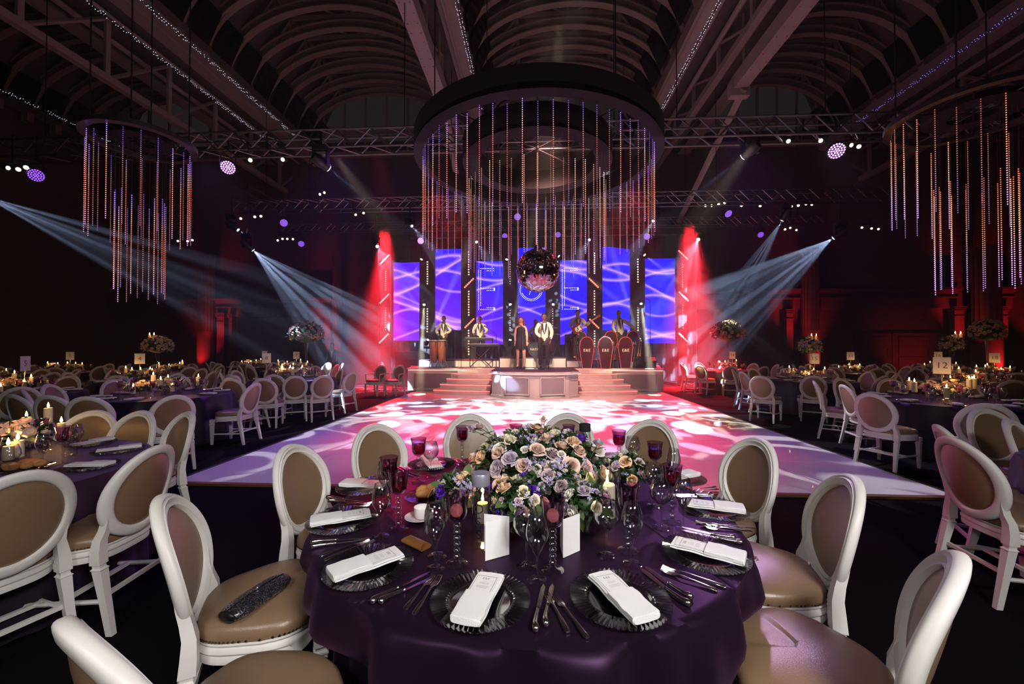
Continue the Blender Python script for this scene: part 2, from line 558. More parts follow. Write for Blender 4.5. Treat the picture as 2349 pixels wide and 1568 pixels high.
def rib_mesh(w_, rise):
    b = MB(); n = 22; r = []
    for i in range(n + 1):
        a = PI * i / n
        r.append((-w_ / 2 * cos(a), rise * sin(a) ** 0.9))
    def sec(i, o, y): # offset outwards
        x, z = r[i]; l = hypot(x / (w_ / 2) ** 2, z / rise ** 2) or 1
        return (x + o * x / (w_ / 2) ** 2 / l, y, z + o * (z / rise ** 2) / l)
    for o0, o1, t in ((0.0, 0.05, 0.13), (0.05, 0.34, 0.03), (0.34, 0.38, 0.10)):
        vs, fs = [], []
        for i in range(n + 1):
            vs += [sec(i, o0, -t), sec(i, o0, t), sec(i, o1, t), sec(i, o1, -t)]
        for i in range(n):
            for j in range(4):
                k_ = (j + 1) % 4
                fs.append((i * 4 + j, i * 4 + k_, i * 4 + 4 + k_, i * 4 + 4 + j))
        b.add(vs, fs)
    b.box((0, 0, rise + 0.55), (w_ * 0.55, 0.10, 0.16))            # collar and posts above the arch
    for s in (-1, 1):
        b.box((s * w_ * 0.27, 0, rise + 0.2), (0.14, 0.10, 0.9))
        b.tube([(s * w_ * 0.27, 0, rise + 0.5), (s * w_ * 0.49, 0, 0.7)], 0.06, 4)
        b.tube([(0, 0, rise + 0.5), (s * w_ * 0.13, 0, rise + 1.0)], 0.05, 4)
    return b.mesh('arch_rib', RIBM, 40)


for bi, (x0, x1, rise) in enumerate(BAYS):
    xc, w_ = (x0 + x1) / 2, x1 - x0
    me = rib_mesh(w_, rise)
    y = 5.4
    while y < 21.6:
        obj('arch_rib', me, parent=ceil, loc=(xc, y, ZS)); y += 1.1
    # boarded shell above the ribs
    sh = MB()
    prof = [(-0.5, 0.25), (-0.47, 1.3), (-0.38, rise * 0.85 + 0.5), (-0.27, rise + 0.75), (0, rise + 1.25), (0.27, rise + 0.75), (0.38, rise * 0.85 + 0.5), (0.47, 1.3), (0.5, 0.25)]
    vs = [(xc + a * w_, yy, ZS + z) for yy in (5, 21.9) for a, z in prof]
    sh.add(vs, [(i, i + 1, i + 10, i + 9) for i in range(8)])
    obj('vault_shell', sh, ROOFM, parent=ceil)
    pm = MB().box((0, 0, 0), (0.05, 0.86, 1.25)).mesh('pane', PANE, 0)
    y = 5.95
    while y < 21.5:                                                 # dark panes low on both haunches
        for s in (-1, 1):
            obj('pane', pm, parent=ceil, loc=(xc + s * w_ * 0.445, y, ZS + 1.1), rot=(0, s * -0.42, 0))
        y += 1.1
    for s in (-0.27, 0, 0.27):
        obj('purlin', MB().box((xc + s * w_, 13.4, ZS + rise + (0.62 if s else 1.1)), (0.12, 16.8, 0.14)), RIBM, parent=ceil)
    em = MB()                                                       # gable lattice closing the bay
    for s in range(-3, 4):
        em.box((xc + s * w_ / 7, 21.5, ZS + 1.2 + rise * 0.3 * (1 - abs(s) / 4)), (0.10, 0.1, 2.4 + rise * 0.6 * (1 - abs(s) / 4)))
    em.box((xc, 21.5, ZS), (w_, 0.2, 0.25)).box((xc, 21.5, ZS + 1.2), (w_, 0.12, 0.1))
    obj('gable_frame', em, RIBM, parent=ceil)
for x0, x1 in ((-3.9, -2.45), (5.2, 8.1), (-15.0, -12.1), (15.0, 18.0)):  # valley soffits with flanges and pipes
    xc = (x0 + x1) / 2
    obj('valley_soffit', MB().box((xc, 13.4, ZS + 0.1), (x1 - x0 - 0.5, 17, 0.12)), ROOFM, parent=ceil)
    for x, s in ((x0, 1), (x1, -1)):
        obj('valley_girder', MB().box((x, 13.4, ZS), (0.30, 17, 0.42)).box((x + s * 0.2, 13.4, ZS - 0.22), (0.5, 17, 0.05)), GIRD, parent=ceil)
    obj('valley_pipe', MB().tube([(xc - 0.5, 5, ZS - 0.3), (xc - 0.5, 21.8, ZS - 0.3)], 0.09, 8), GIRD, parent=ceil)
    obj('valley_pipe', MB().tube([(xc + 0.45, 5, ZS - 0.25), (xc + 0.45, 21.8, ZS - 0.25)], 0.06, 8), GIRD, parent=ceil)


def brace(b, p, q, r=0.03, n=6): b.tube([p, q], r, n)


for X in (-13.6, 16.6, -3.3, 6.4):                                    # lattice girders under the valleys
    g = MB(); y = 5.5
    g.box((X, 13.2, 10.1 if X in (-13.6, 16.6) else 11.0), (0.22, 16.5, 0.22))
    zb = 10.1 if X in (-13.6, 16.6) else 11.0
    while y < 21:
        g.box((X, y, (zb + ZS) / 2), (0.10, 0.14, ZS - zb))
        brace(g, (X, y, zb), (X, y + 2.2, ZS), 0.06, 4)
        y += 2.2
    obj('lattice_girder', g, GIRD, parent=ceil)
RIV = MB()
for i in range(26):
    for s in (-1, 1):
        RIV.ball((s * 0.13, 5 + i * 0.32, -0.225), 0.022, 5, 3)
RIVM = RIV.mesh('rivets', GIRD)
for X in (-3.1, 6.6):                                                # riveted box beams
    bm_ = obj('box_beam', MB().box((X, 9.2, 10.05), (0.42, 8.4, 0.44)).box((X, 13.35, 9.85), (0.6, 0.25, 0.5)), GIRD, parent=ceil)
    obj('rivet', RIVM, parent=bm_, loc=(X, 0, 10.05), kind='stuff')
    obj('beam_hanger', MB().tube([(X, 6, 10.2), (X, 6, ZS)], 0.05, 6).tube([(X, 10, 10.2), (X, 10, ZS)], 0.05, 6).tube([(X, 13, 10.2), (X, 13, ZS)], 0.05, 6).tube([(X + 0.1, 13.2, 9.8), (X * 1.0 - 0.1, 18.5, 7.2)], 0.12, 6), GIRD, parent=ceil)

FAIRY = M('fairy_bulb', (1, 1, 1), 0.5, emis=(0.8, 0.82, 1.0), es=1.6, var=0)
FAIRYB = M('fairy_bulb_blue', (0.3, 0.3, 1), 0.5, emis=(0.25, 0.15, 1.0), es=2.0, var=0)
for i, (X, y0, y1, desc, fm) in enumerate(((-11.4, 5.5, 18.6, 'along the valley left of the middle vault', FAIRY), (-13.0, 7.2, 18.6, 'on the lattice girder at upper left', FAIRY),
                                   (-2.25, 6.0, 17.0, 'along the left edge of the middle vault', FAIRY), (5.42, 6.0, 17.5, 'along the right edge of the middle vault', FAIRY),
                                   (14.5, 9.0, 19.0, 'along the right vault edge', FAIRYB), (-20.8, 11, 20, 'high above the far left tables', FAIRY))):
    t = thing('light_string', 'long string of tiny bulbs %s' % desc, 'string lights', (X, y0, ZS - 0.42))
    L = y1 - y0
    obj('cable', MB().tube([(0, 0, 0.02), (0, L / 2, 0.0), (0, L, 0.02)], 0.012, 5), BLKMET, parent=t)
    b = MB(); y = 0
    while y < L:
        for e in (-0.045, 0.045):
            if R.random() < 0.8: b.ball((e + R.uniform(-0.012, 0.012), y + e * 0.6, R.uniform(-0.03, 0.03)), 0.0135, 4, 2)
        y += 0.085
    obj('bulb', b, fm, parent=t, kind='stuff', smooth=0)

# ---- lighting trusses
def truss(name_label, Y, zc, x0, x1, s, stuff, r=0.026):
    t = thing('lighting_truss', name_label, 'truss', (0, Y, zc))
    L = x1 - x0
    cm = MB().tube([(x0, 0, 0), (x1, 0, 0)], r, 8).mesh('chord', ALU)
    for a in (-1, 1):
        for b_ in (-1, 1):
            obj('chord', cm, parent=t, loc=(0, a * s / 2, b_ * s / 2))
    n = int(L / s)
    bm1 = MB().tube([(0, 0, -s / 2), (s, 0, s / 2)], r * 0.62, 6).mesh('brace', ALU)
    bm2 = MB().tube([(0, 0, s / 2), (s, 0, -s / 2)], r * 0.62, 6).mesh('brace', ALU)
    bm3 = MB().tube([(0, -s / 2, 0), (s, s / 2, 0)], r * 0.62, 6).mesh('brace', ALU)
    if stuff:
        b = MB()
        for i in range(n):
            x = x0 + i * s
            for y in (-s / 2, s / 2):
                b.tube([(x, y, (-1) ** i * -s / 2), (x + s, y, (-1) ** i * s / 2)], r * 0.62, 4)
            b.tube([(x, -s / 2, s / 2), (x + s, s / 2, s / 2)], r * 0.62, 4)
        obj('brace', b, ALU, parent=t, kind='stuff')
    else:
        for i in range(n):
            x = x0 + i * s
            for y in (-s / 2, s / 2):
                obj('brace', bm2 if i % 2 else bm1, parent=t, loc=(x, y, 0))
            obj('brace', bm3, parent=t, loc=(x, 0, s / 2 * (-1) ** i))
    hm = MB().tube([(0, 0, 0), (0, 0, ZS - zc - s / 2)], 0.012, 5).mesh('hanger_cable', BLKMET)
    for x in (x0 + 1.2, -3.1, 3.3, 6.6, x1 - 1.2):
        obj('hanger_cable', hm, parent=t, loc=(x, 0, s / 2))
    return t


truss('aluminium lighting truss crossing the hall above the dance floor', 9.5, 6.5, -13.5, 12.5, 0.42, False)
truss('second aluminium truss, crossing in front of the stage', 15.0, 6.95, -11.5, 12.5, 0.40, True)
truss('thin aluminium truss right behind the stage screens', 18.0, 7.0, -11.5, 12.5, 0.34, True, 0.02)

# ---- moving heads, wash lamps and small spots on the trusses
LENS = M('lamp_lens_white', (1, 1, 1), 0.3, emis=(0.85, 0.92, 1.0), es=14, var=0)
LENSW = M('lamp_lens_warm', (1, 1, 1), 0.3, emis=(1.0, 0.84, 0.50), es=7, var=0)
LENSV = M('lamp_lens_violet', (1, 1, 1), 0.3, emis=(0.30, 0.09, 1.0), es=1.6, var=0)
LENSP = M('lamp_lens_pink', (1, 1, 1), 0.3, emis=(0.75, 0.30, 1.0), es=2.6, var=0)
LENSR = M('lamp_lens_red', (1, 1, 1), 0.3, emis=(1.0, 0.13, 0.06), es=3.6, var=0)
BULBW = M('warm_dot_bulb', (1, 1, 1), 0.3, emis=(1.0, 0.66, 0.40), es=3, var=0)
mh_base = MB().box((0, 0, 0.30), (0.30, 0.24, 0.12)).tube([(0, 0, 0.36), (0, 0, 0.52)], 0.03, 8).mesh('base', BLKMET)
mh_yoke = MB().box((-0.16, 0, 0.10), (0.035, 0.12, 0.34)).box((0.16, 0, 0.10), (0.035, 0.12, 0.34)).box((0, 0, 0.235), (0.34, 0.12, 0.03)).mesh('yoke', BLKMET)
mh_head = MB().lathe([(0.075, -0.20), (0.095, -0.19), (0.10, -0.08), (0.125, 0.0), (0.125, 0.12), (0.09, 0.2), (0.03, 0.22)], 14).mesh('head', BLKMET)
mh_lens = {}


def drop_pipe(t, p, s=1.0, z0=0.5):
    yt, zt, hs = (9.5, 6.28, 0.21) if p[1] < 12 else ((15.0, 6.745, 0.20) if p[1] < 16.5 else (18.0, 6.825, 0.17))
    h = (zt - p[2]) / s
    yt += hs if p[1] > yt else -hs
    if h < z0 - 0.1: obj('drop_pipe', MB().tube([(0, 0, 0.2), (0, (yt - p[1]) / s + 0.001, h)], 0.02, 6), BLKMET, parent=t)
    else: obj('drop_pipe', MB().tube([(0, 0, z0 - 0.12), (0, 0, h), (0, (yt - p[1]) / s + 0.001, h)], 0.02, 6), BLKMET, parent=t)


def moving_head(p, tgt, label, lens, r=0.055, group=None, s=1.0, hang=True):
    t = thing('moving_head_light', label, 'stage light', p, group=group)
    t.scale = (s, s, s)
    up = 0 if hang else PI
    if hang: drop_pipe(t, p, s)
    obj('base', mh_base, parent=t, rot=(up, 0, 0)); obj('yoke', mh_yoke, parent=t, rot=(up, 0, 0))
    d = (Vector(tgt) - Vector(p)).normalized()
    h = obj('head', mh_head, parent=t); h.rotation_euler = d.to_track_quat('-Z', 'Y').to_euler()
    key = (lens.name, round(r, 3))
    if key not in mh_lens:
        mh_lens[key] = MB().lathe([(r, -0.206), (r * 0.7, -0.214), (0.002, -0.218)], 14).mesh('lens', lens)
    obj('lens', mh_lens[key], parent=h)
    return Vector(p) + d * (0.235 * s)


G1 = 'beam lamps of the hall rig'
for (px, py, D, qx, qy, QD, W, ang, rad, lab) in (
        (736, 372, 9.2, 1075, 640, 13.5, 2600, 9, 0.075, 'beam light hung left of the big chandelier under the near truss'),
        (1722, 345, 9.4, 1420, 590, 13.5, 2600, 9, 0.075, 'beam light hung right of the big chandelier under the near truss'),
        (533, 518, 13.0, 900, 770, 14.0, 3600, 13, 0.05, 'higher of two beam lights over the left tables'),
        (568, 562, 13.0, 830, 800, 15.5, 7500, 44, 0.05, 'lower of two beam lights fanning over the left tables'),
        (-60, 440, 9.0, 420, 640, 9.5, 3400, 20, 0.05, 'beam light out on the left, raking the dark wall'),
        (1802, 493, 14.5, 1640, 760, 17.0, 6200, 22, 0.05, 'beam light on the second truss, right half'),
        (1926, 536, 13.5, 1600, 760, 16.5, 6500, 44, 0.06, 'beam light farthest right, fanning left over the tables'),
        (863, 560, 16.0, 925, 680, 13.2, 1700, 26, 0.06, 'beam light above the left red light bars'),
        (1604, 544, 16.0, 1545, 670, 13.2, 1700, 26, 0.06, 'beam light above the right red light bars'),
        (940, 512, 15.0, 1040, 640, 13.0, 1600, 16, 0.045, 'beam light left of the string curtain, aimed at stage'),
        (1502, 500, 15.0, 1420, 640, 13.0, 1600, 16, 0.045, 'beam light right of the string curtain, aimed at stage'),
        (1090, 550, 15.6, 1150, 640, 13.2, 1300, 18, 0.045, 'beam light over the third stage screen'),
        (1355, 545, 15.6, 1295, 640, 13.2, 1300, 18, 0.045, 'beam light over the fifth stage screen')):
    p = Q(px, py, D)
    q = Q(qx, qy, QD)
    lp = moving_head(p, q, lab, LENS, rad, G1)
    spot(lp, q, W * 9.0, ICE, ang, 0.12, 0.012, 'rays', R.uniform(0, 9))

# violet wash lamps: a round face of many small diodes
wash_body = MB().lathe([(0.16, 0.0), (0.17, 0.02), (0.17, 0.10), (0.12, 0.22), (0.05, 0.26)], 18).mesh('body', BLKMET)
wash_yoke = MB().tube([(-0.19, 0, 0.1), (-0.19, 0, 0.3), (0, 0, 0.42), (0.19, 0, 0.3), (0.19, 0, 0.1)], 0.014, 6).tube([(0, 0, 0.42), (0, 0, 0.6)], 0.02, 6).mesh('yoke', BLKMET)
wd = MB()
for rr, n in ((0.0, 1), (0.045, 6), (0.09, 12), (0.135, 18)):
    for j in range(n):
        a = 2 * PI * j / n
        wd.lathe([(0.019, -0.004), (0.014, -0.012)], 6, (rr * cos(a), rr * sin(a), 0))
WD = {m: wd.mesh('diode', m) for m in (LENSV, LENSP)}
for (px, py, D, sc_, m_, lab) in (
        (83, 402, 9.0, 0.85, LENSV, 'violet wash light nearest the left edge'), (523, 384, 9.3, 0.95, LENSP, 'pink-violet wash light between the left and big chandeliers'),
        (651, 511, 15, 0.85, LENSV, 'violet wash light on the second truss, left half'), (691, 559, 18, 0.8, LENSV, 'small violet wash light low behind the left beams'),
        (1919, 346, 9.3, 1.1, LENSP, 'brightest violet wash light, right of the big chandelier'), (1671, 490, 15, 0.85, LENSV, 'edge-on violet wash light on the second truss, right half'),
        (1745, 538, 18, 0.8, LENSV, 'small edge-on violet wash light low on the right'), (1187, 497, 15, 0.8, LENSV, 'violet wash light seen through the string curtain, top'),
        (1158, 541, 17.5, 0.75, LENSV, 'violet wash light left above the mirror ball'), (1280, 538, 17.5, 0.75, LENSV, 'violet wash light right above the mirror ball'),
        (965, 552, 16, 0.8, LENSP, 'pink wash light above the second stage screen'), (1484, 542, 16, 0.8, LENSV, 'violet wash light above the last stage screen')):
    p = Q(px, py, D)
    tgt = C(*{83: (-2, 2), 523: (-3.2, 2), 1919: (4.8, 2), 1671: (9, 8), 1745: (9, 9)}.get(px, (0.5, 6)), 0.5)
    t = thing('wash_light', lab, 'stage light', p); t.scale = (sc_,) * 3
    h = obj('body', wash_body, parent=t); h.rotation_euler = (Vector(tgt) - p).to_track_quat('-Z', 'Y').to_euler()
    obj('diode', WD[m_], parent=h, kind='stuff'); obj('yoke', wash_yoke, parent=t); drop_pipe(t, p, sc_, 0.58)

# bars of small warm spots
can = MB().lathe([(0.04, -0.02), (0.055, -0.03), (0.055, 0.1), (0.03, 0.14)], 10).mesh('can', BLKMET)
canl = MB().lathe([(0.042, -0.022), (0.03, -0.03), (0.002, -0.034)], 10).mesh('lens', LENSW)
bar = MB().tube([(-0.45, 0, 0.2), (0.45, 0, 0.2)], 0.02, 6).tube([(0, 0, 0.2), (0, 0, 0.5)], 0.02, 6).mesh('rail', BLKMET)
proto = None
for (px, py, D, lab) in ((612, 362, 9.3, 'row of small warm spots left of the big chandelier'), (28, 394, 9.0, 'row of small warm spots at the far left'),
                         (1843, 322, 9.3, 'row of small warm spots right of the big chandelier'), (1985, 332, 9.3, 'dim row of small spots right of the bright violet lamp'),
                         (575, 500, 15, 'row of warm spots on the second truss, far left'), (810, 494, 15, 'row of warm spots on the second truss, beside the left beam'),
                         (655, 549, 18, 'lowest row of warm spots on the left'), (425, 553, 18, 'row of warm spots beside the left chandelier tips'),
                         (725, 446, 15, 'dim row of spots above the second truss'), (1640, 470, 15, 'row of warm spots on the second truss, right of stage'), (1722, 475, 15, 'row of four warm spots on the second truss, right'),
                         (1840, 472, 15, 'dim row of warm spots near the right beams'), (1820, 527, 18, 'lowest row of warm spots on the right'), (1995, 524, 18, 'farthest right row of warm spots')):
    p = Q(px, py, D)
    t = thing('spot_bar', lab, 'stage light', p)
    obj('rail', bar, parent=t); drop_pipe(t, p, 1.0, 0.48)
    for i in range(4):
        if R.random() < 0.25: continue
        c_ = obj('can', can, parent=t, loc=(-0.36 + i * 0.24 + R.uniform(-.04, .04), 0, R.uniform(-0.05, 0.1)))
        tg = Vector((R.uniform(-8, 8), -0.5 if R.random() < 0.75 else 9, 1.5)) - p
        c_.rotation_euler = tg.to_track_quat('-Z', 'Y').to_euler()
        obj('lens', canl, parent=c_)

# ================================================================== STRING CHANDELIERS AND MIRROR BALL
def led_mat(name, stops):
    m = bpy.data.materials.new(name); m.use_nodes = True
    nt = m.node_tree; b = nt.nodes['Principled BSDF']
    tc = nt.nodes.new('ShaderNodeTexCoord'); oi = nt.nodes.new('ShaderNodeObjectInfo')
    x, y, z = xyz(nt, tc.outputs['Generated'])
    rnd = V(nt, oi.outputs['Random'])
    f = z * 0.86 + rnd * 0.14
    cr = nt.nodes.new('ShaderNodeValToRGB')
    nt.links.new(f.k, cr.inputs[0])
    el = cr.color_ramp.elements
    while len(el) < len(stops): el.new(0.5)
    for e, (p, c) in zip(el, stops): e.position = p; e.color = (*c, 1)
    nt.links.new(cr.outputs[0], b.inputs['Emission Color'])
    st = ((rnd * 37.0).frac() ** 1.6) * 2.4 + 0.55
    nt.links.new(st.k, b.inputs['Emission Strength'])
    b.inputs['Base Color'].default_value = (0.02, 0.02, 0.02, 1)
    m.cycles.emission_sampling = 'NONE'
    return m


LEDO = led_mat('led_outer', [(0, (0.45, 0.22, 1.0)), (0.22, (1.0, 0.30, 0.22)), (0.55, (1.0, 0.16, 0.08)), (0.72, (0.9, 0.42, 0.35)), (0.86, (0.35, 0.16, 1.0)), (1, (0.30, 0.12, 1.0))])
LEDI = led_mat('led_inner', [(0, (0.6, 0.28, 0.95)), (0.25, (0.8, 0.36, 0.7)), (0.5, (1.0, 0.24, 0.16)), (0.8, (1.0, 0.42, 0.2)), (1, (0.9, 0.5, 0.6))])
LEDR = led_mat('led_right', [(0, (0.5, 0.25, 1.0)), (0.3, (0.8, 0.4, 0.8)), (0.55, (1.0, 0.40, 0.18)), (0.8, (1.0, 0.26, 0.12)), (1, (1.0, 0.12, 0.05))])
CORD = M('clear_cord', (0.10, 0.09, 0.11), 0.3)


ORD = 'first second third fourth fifth sixth seventh eighth ninth tenth eleventh twelfth thirteenth fourteenth fifteenth sixteenth seventeenth eighteenth nineteenth'.split()
ORD += ['twentieth'] + ['twenty-' + q for q in ORD[:9]] + ['thirtieth', 'thirty-first', 'thirty-second', 'thirty-third']


def string_meshes(L, pitch, r, mat, up=0.16):
    b = MB(); n = int(L / pitch)
    for i in range(n): b.ball((0, 0, -0.02 - i * pitch), (r, r, r * 1.15), 5, 4)
    return b.mesh('led', mat, 0), MB().tube([(0, 0, up), (0, 0, -L)], 0.0035, 4).mesh('cord', CORD)


def chandelier(cx, cyy, rings, where, band, pitch=0.034):
    t = thing('chandelier_ring', 'black drum frame of the %s string chandelier' % where, 'chandelier', (cx, cyy, 0))
    for (r_out, r_in, z0, z1, nm) in band:
        n = 64
        b = MB().grid(lambda u, v: ((r_out if v in (0, 0.25, 1) else r_in) * cos(2 * PI * u) , (r_out if v in (0, 0.25, 1) else r_in) * sin(2 * PI * u), (z0 if v in (0, 1, 0.75) else z1)), n, 5, cu=True)
        obj(nm, b, BLACK if nm != 'metal_ring' else ALU, parent=t)
    zt = max(b_[3] for b_ in band)
    hm = MB().tube([(0, 0, zt), (0, 0, ZS)], 0.012, 5).mesh('hanger_cable', BLKMET)
    for j in range(4):
        a = j * PI / 2 + 0.6
        obj('hanger_cable', hm, parent=t, loc=(band[0][1] * 0.98 * cos(a), band[0][1] * 0.98 * sin(a), 0))
    arm = MB()
    for j in range(4):
        a = j * PI / 4
        rr = band[0][1]
        arm.tube([(rr * cos(a), rr * sin(a), zt - 0.08), (-rr * cos(a), -rr * sin(a), zt - 0.08)], 0.015, 5)
    obj('cross_bar', arm, BLKMET, parent=t)
    for (rad, zt_, L, n, mat, tier, jit) in rings:
        led, cord = string_meshes(L, pitch, 0.0078, mat, (band[0][2] if tier == 'outer' else band[1][2]) - zt_ + 0.16)
        pr = None
        for j in range(n):
            a = 2 * PI * (j + 0.5) / n
            p = (cx + rad * cos(a), cyy + rad * sin(a), zt_ + R.uniform(-jit, jit))
            front = sin(a) < 0
            order = sorted([cos(2 * PI * (q + 0.5) / n) for q in range(n) if (sin(2 * PI * (q + 0.5) / n) < 0) == front])
            kth = min(range(len(order)), key=lambda q: abs(order[q] - cos(a)))
            lab = '%s LED string of the %s chandelier, %s from left in its %s half' % (tier, where, ORD[kth], 'front' if front else 'back')
            if pr is None:
                pr = thing('led_string', lab, 'light string', p, group='%s strings of the %s chandelier' % (tier, where))
                obj('cord', cord, parent=pr); obj('led', led, parent=pr, kind='stuff')
            else: dup(pr, p, 0.0, lab)


chandelier(0.06, 8.5, [(2.34, 5.36, 1.66, 62, LEDO, 'outer', 0.05), (1.42, 4.95, 1.76, 38, LEDI, 'inner', 0.05)], 'middle',
           [(2.52, 2.30, 5.40, 5.78, 'outer_drum'), (1.55, 1.22, 5.36, 5.80, 'inner_drum')])
cl = C(-6.62, 7.2); chandelier(cl.x, cl.y, [(0.70, 5.15, 1.62, 20, LEDO, 'outer', 0.12), (0.34, 4.15, 1.72, 14, LEDO, 'inner', 0.12)], 'left',
                               [(0.80, 0.68, 5.18, 5.26, 'metal_ring'), (0.45, 0.2, 5.2, 5.3, 'inner_drum')])
cl = C(7.45, 6.5); chandelier(cl.x, cl.y, [(0.98, 5.25, 1.62, 26, LEDR, 'outer', 0.12), (0.46, 4.2, 1.72, 16, LEDR, 'inner', 0.12)], 'right',
                              [(1.08, 0.96, 5.28, 5.36, 'metal_ring'), (0.6, 0.3, 5.3, 5.4, 'inner_drum')])

MIRROR = M('mirror_tile', (0.82, 0.80, 0.82), 0.06, 1.0, var=0)
t = thing('mirror_ball', 'large mirror ball hung in front of the middle screen', 'mirror ball', Q(1234, 620, 8.5))
b = MB(); rb = 0.455; nv = 44
for i in range(nv):
    p0, p1 = -PI / 2 + PI * i / nv, -PI / 2 + PI * (i + 1) / nv
    nu = max(5, int(2 * nv * cos((p0 + p1) / 2)))
    for j in range(nu):
        a0, a1 = 2 * PI * (j + 0.04) / nu, 2 * PI * (j + 0.96) / nu
        g = 0.04 * (p1 - p0)
        c0 = Vector((cos((a0 + a1) / 2) * cos((p0 + p1) / 2), sin((a0 + a1) / 2) * cos((p0 + p1) / 2), sin((p0 + p1) / 2)))
        q = Vector((R.gauss(0, 0.016), R.gauss(0, 0.016), R.gauss(0, 0.016)))
        vs = []
        for a, pp in ((a0, p0 + g), (a1, p0 + g), (a1, p1 - g), (a0, p1 - g)):
            d = Vector((cos(a) * cos(pp), sin(a) * cos(pp), sin(pp)))
            vs.append(c0 * rb + (d - c0) * rb + c0 * (d - c0).dot(q) * rb * 4)
        b.add(vs, [(0, 1, 2, 3)])
obj('mirror_tile', b, MIRROR, parent=t, kind='stuff', smooth=0)
obj('core', MB().ball((0, 0, 0), rb * 0.985, 32, 20), BLKMET, parent=t)
obj('cable', MB().tube([(0, 0, rb), (0, 0, 0.9), (0, 0, 5.78 - t.location.z)], 0.012, 5), BLKMET, parent=t)
obj('motor_cap', MB().lathe([(0.09, 0.44), (0.09, 0.5), (0.03, 0.54)], 12), ALU, parent=t)

# ================================================================== DANCE FLOOR
DF = M('dance_floor_white', (0.80, 0.78, 0.80), 0.32, var=0.03, scale=5, coat=0.15)
SEAM = M('dark_brass_trim', (0.20, 0.09, 0.04), 0.5, 0.3)
t = thing('dance_floor', 'white panelled dance floor in front of the stage', 'dance floor', (0, 0, 0))
DX0, DX1, DY0 = -4.08, 4.32, 4.42
pm = MB().box((0.6, 0.6, 0.014), (1.192, 1.192, 0.028)).mesh('floor_panel', DF, 0)
for i in range(7):
    for j in range(8):
        obj('floor_panel', pm, parent=t, loc=(DX0 + i * 1.2, DY0 + j * 1.2, 0))
obj('edge_trim', MB().box(((DX0 + DX1) / 2, DY0 - 0.03, 0.013), (8.52, 0.06, 0.026)), SEAM, parent=t)
obj('edge_trim', MB().box((DX0 - 0.03, DY0 + 4.8, 0.013), (0.06, 9.6, 0.026)), BLKMET, parent=t)
obj('edge_trim', MB().box((DX1 + 0.03, DY0 + 4.8, 0.013), (0.06, 9.6, 0.026)), BLKMET, parent=t)
# ================================================================== STAGE
REDS = M('red_step_strip', (1, 0.2, 0.2), 0.5, emis=(1.0, 0.10, 0.09), es=3.2, var=0)
PINKS = M('pink_edge_strip', (1, 0.5, 0.5), 0.5, emis=(1.0, 0.42, 0.36), es=1.8, var=0)
GREYP = M('grey_panel', (0.34, 0.29, 0.30), 0.35)
DECK = M('dark_deck', (0.09, 0.04, 0.05), 0.6)
ZD = 0.82
t = thing('stage', 'low white stage with carpeted deck, lit edges and side panels', 'stage', (0, 0, 0.03))
obj('deck', MB().prism([(-4.4, 14.15), (4.35, 14.15), (5.6, 18.7), (-5.6, 18.7)], ZD - 0.12, ZD - 0.03), DECK, parent=t, smooth=0)
for s, x0, x1 in ((-1, -4.4, -1.35), (1, 4.35, 1.35)):
    obj('front_wall', MB().box(((x0 + x1) / 2, 14.13, (ZD - 0.12) / 2), (abs(x1 - x0), 0.06, ZD - 0.12)), STAGEW, parent=t)
    obj('side_wall', MB().prism([(x0, 14.1), (x0 + s * 0.05, 14.1), (s * 5.65, 18.7), (s * 5.6, 18.7)], 0, ZD - 0.12), STAGEW, parent=t, smooth=0)
    obj('cornice', MB().box(((x0 + x1) / 2, 14.09, ZD - 0.06), (abs(x1 - x0) + 0.1, 0.16, 0.06)), STAGEW, parent=t)
    obj('edge_light', MB().box(((x0 + x1) / 2, 14.0, ZD - 0.10), (abs(x1 - x0), 0.02, 0.02)), PINKS, parent=t)
    xm = x0 - s * 0.85
    f = obj('panel', MB().box((xm, 14.085, 0.34), (1.3, 0.03, 0.5)), GREYP, parent=t)
    obj('panel_frame', MB().box((xm, 14.08, 0.61), (1.4, 0.05, 0.04)).box((xm, 14.08, 0.07), (1.4, 0.05, 0.04)).box((xm - 0.68, 14.08, 0.34), (0.04, 0.05, 0.5)).box((xm + 0.68, 14.08, 0.34), (0.04, 0.05, 0.5)), STAGEW, parent=t)

# bowed podium in the middle
t = thing('podium', 'bowed white podium with grey inset panels at the stage front', 'podium', (0.02, 0, 0.03))
bow = [(-1.32, 14.05), (-1.32, 12.45), (-1.0, 12.15), (-0.55, 11.95), (0, 11.88), (0.55, 11.95), (1.0, 12.15), (1.32, 12.45), (1.32, 14.05)]
def grow(k): return [(x * (1 + k), min(14.09, 13.2 - (13.2 - y) * (1 + k))) for x, y in bow]
obj('drum', MB().prism(bow, 0, ZD - 0.12), STAGEW, parent=t, smooth=0)
obj('cornice', MB().prism(grow(0.03), ZD - 0.12, ZD - 0.09).prism(grow(0.05), ZD - 0.09, ZD - 0.035), STAGEW, parent=t, smooth=0)
obj('top', MB().prism(grow(0.02), ZD - 0.035, ZD - 0.02), DECK, parent=t, smooth=0)
obj('plinth', MB().prism(grow(0.03), 0, 0.08), STAGEW, parent=t, smooth=0)
obj('edge_light', MB().tube([(x, y, ZD - 0.10) for x, y in grow(0.06)[1:-1]], 0.008, 5), PINKS, parent=t)
for (xa, ya), (xb, yb) in zip(bow[2:4] + bow[4:6], bow[3:5] + bow[5:7]):
    pass
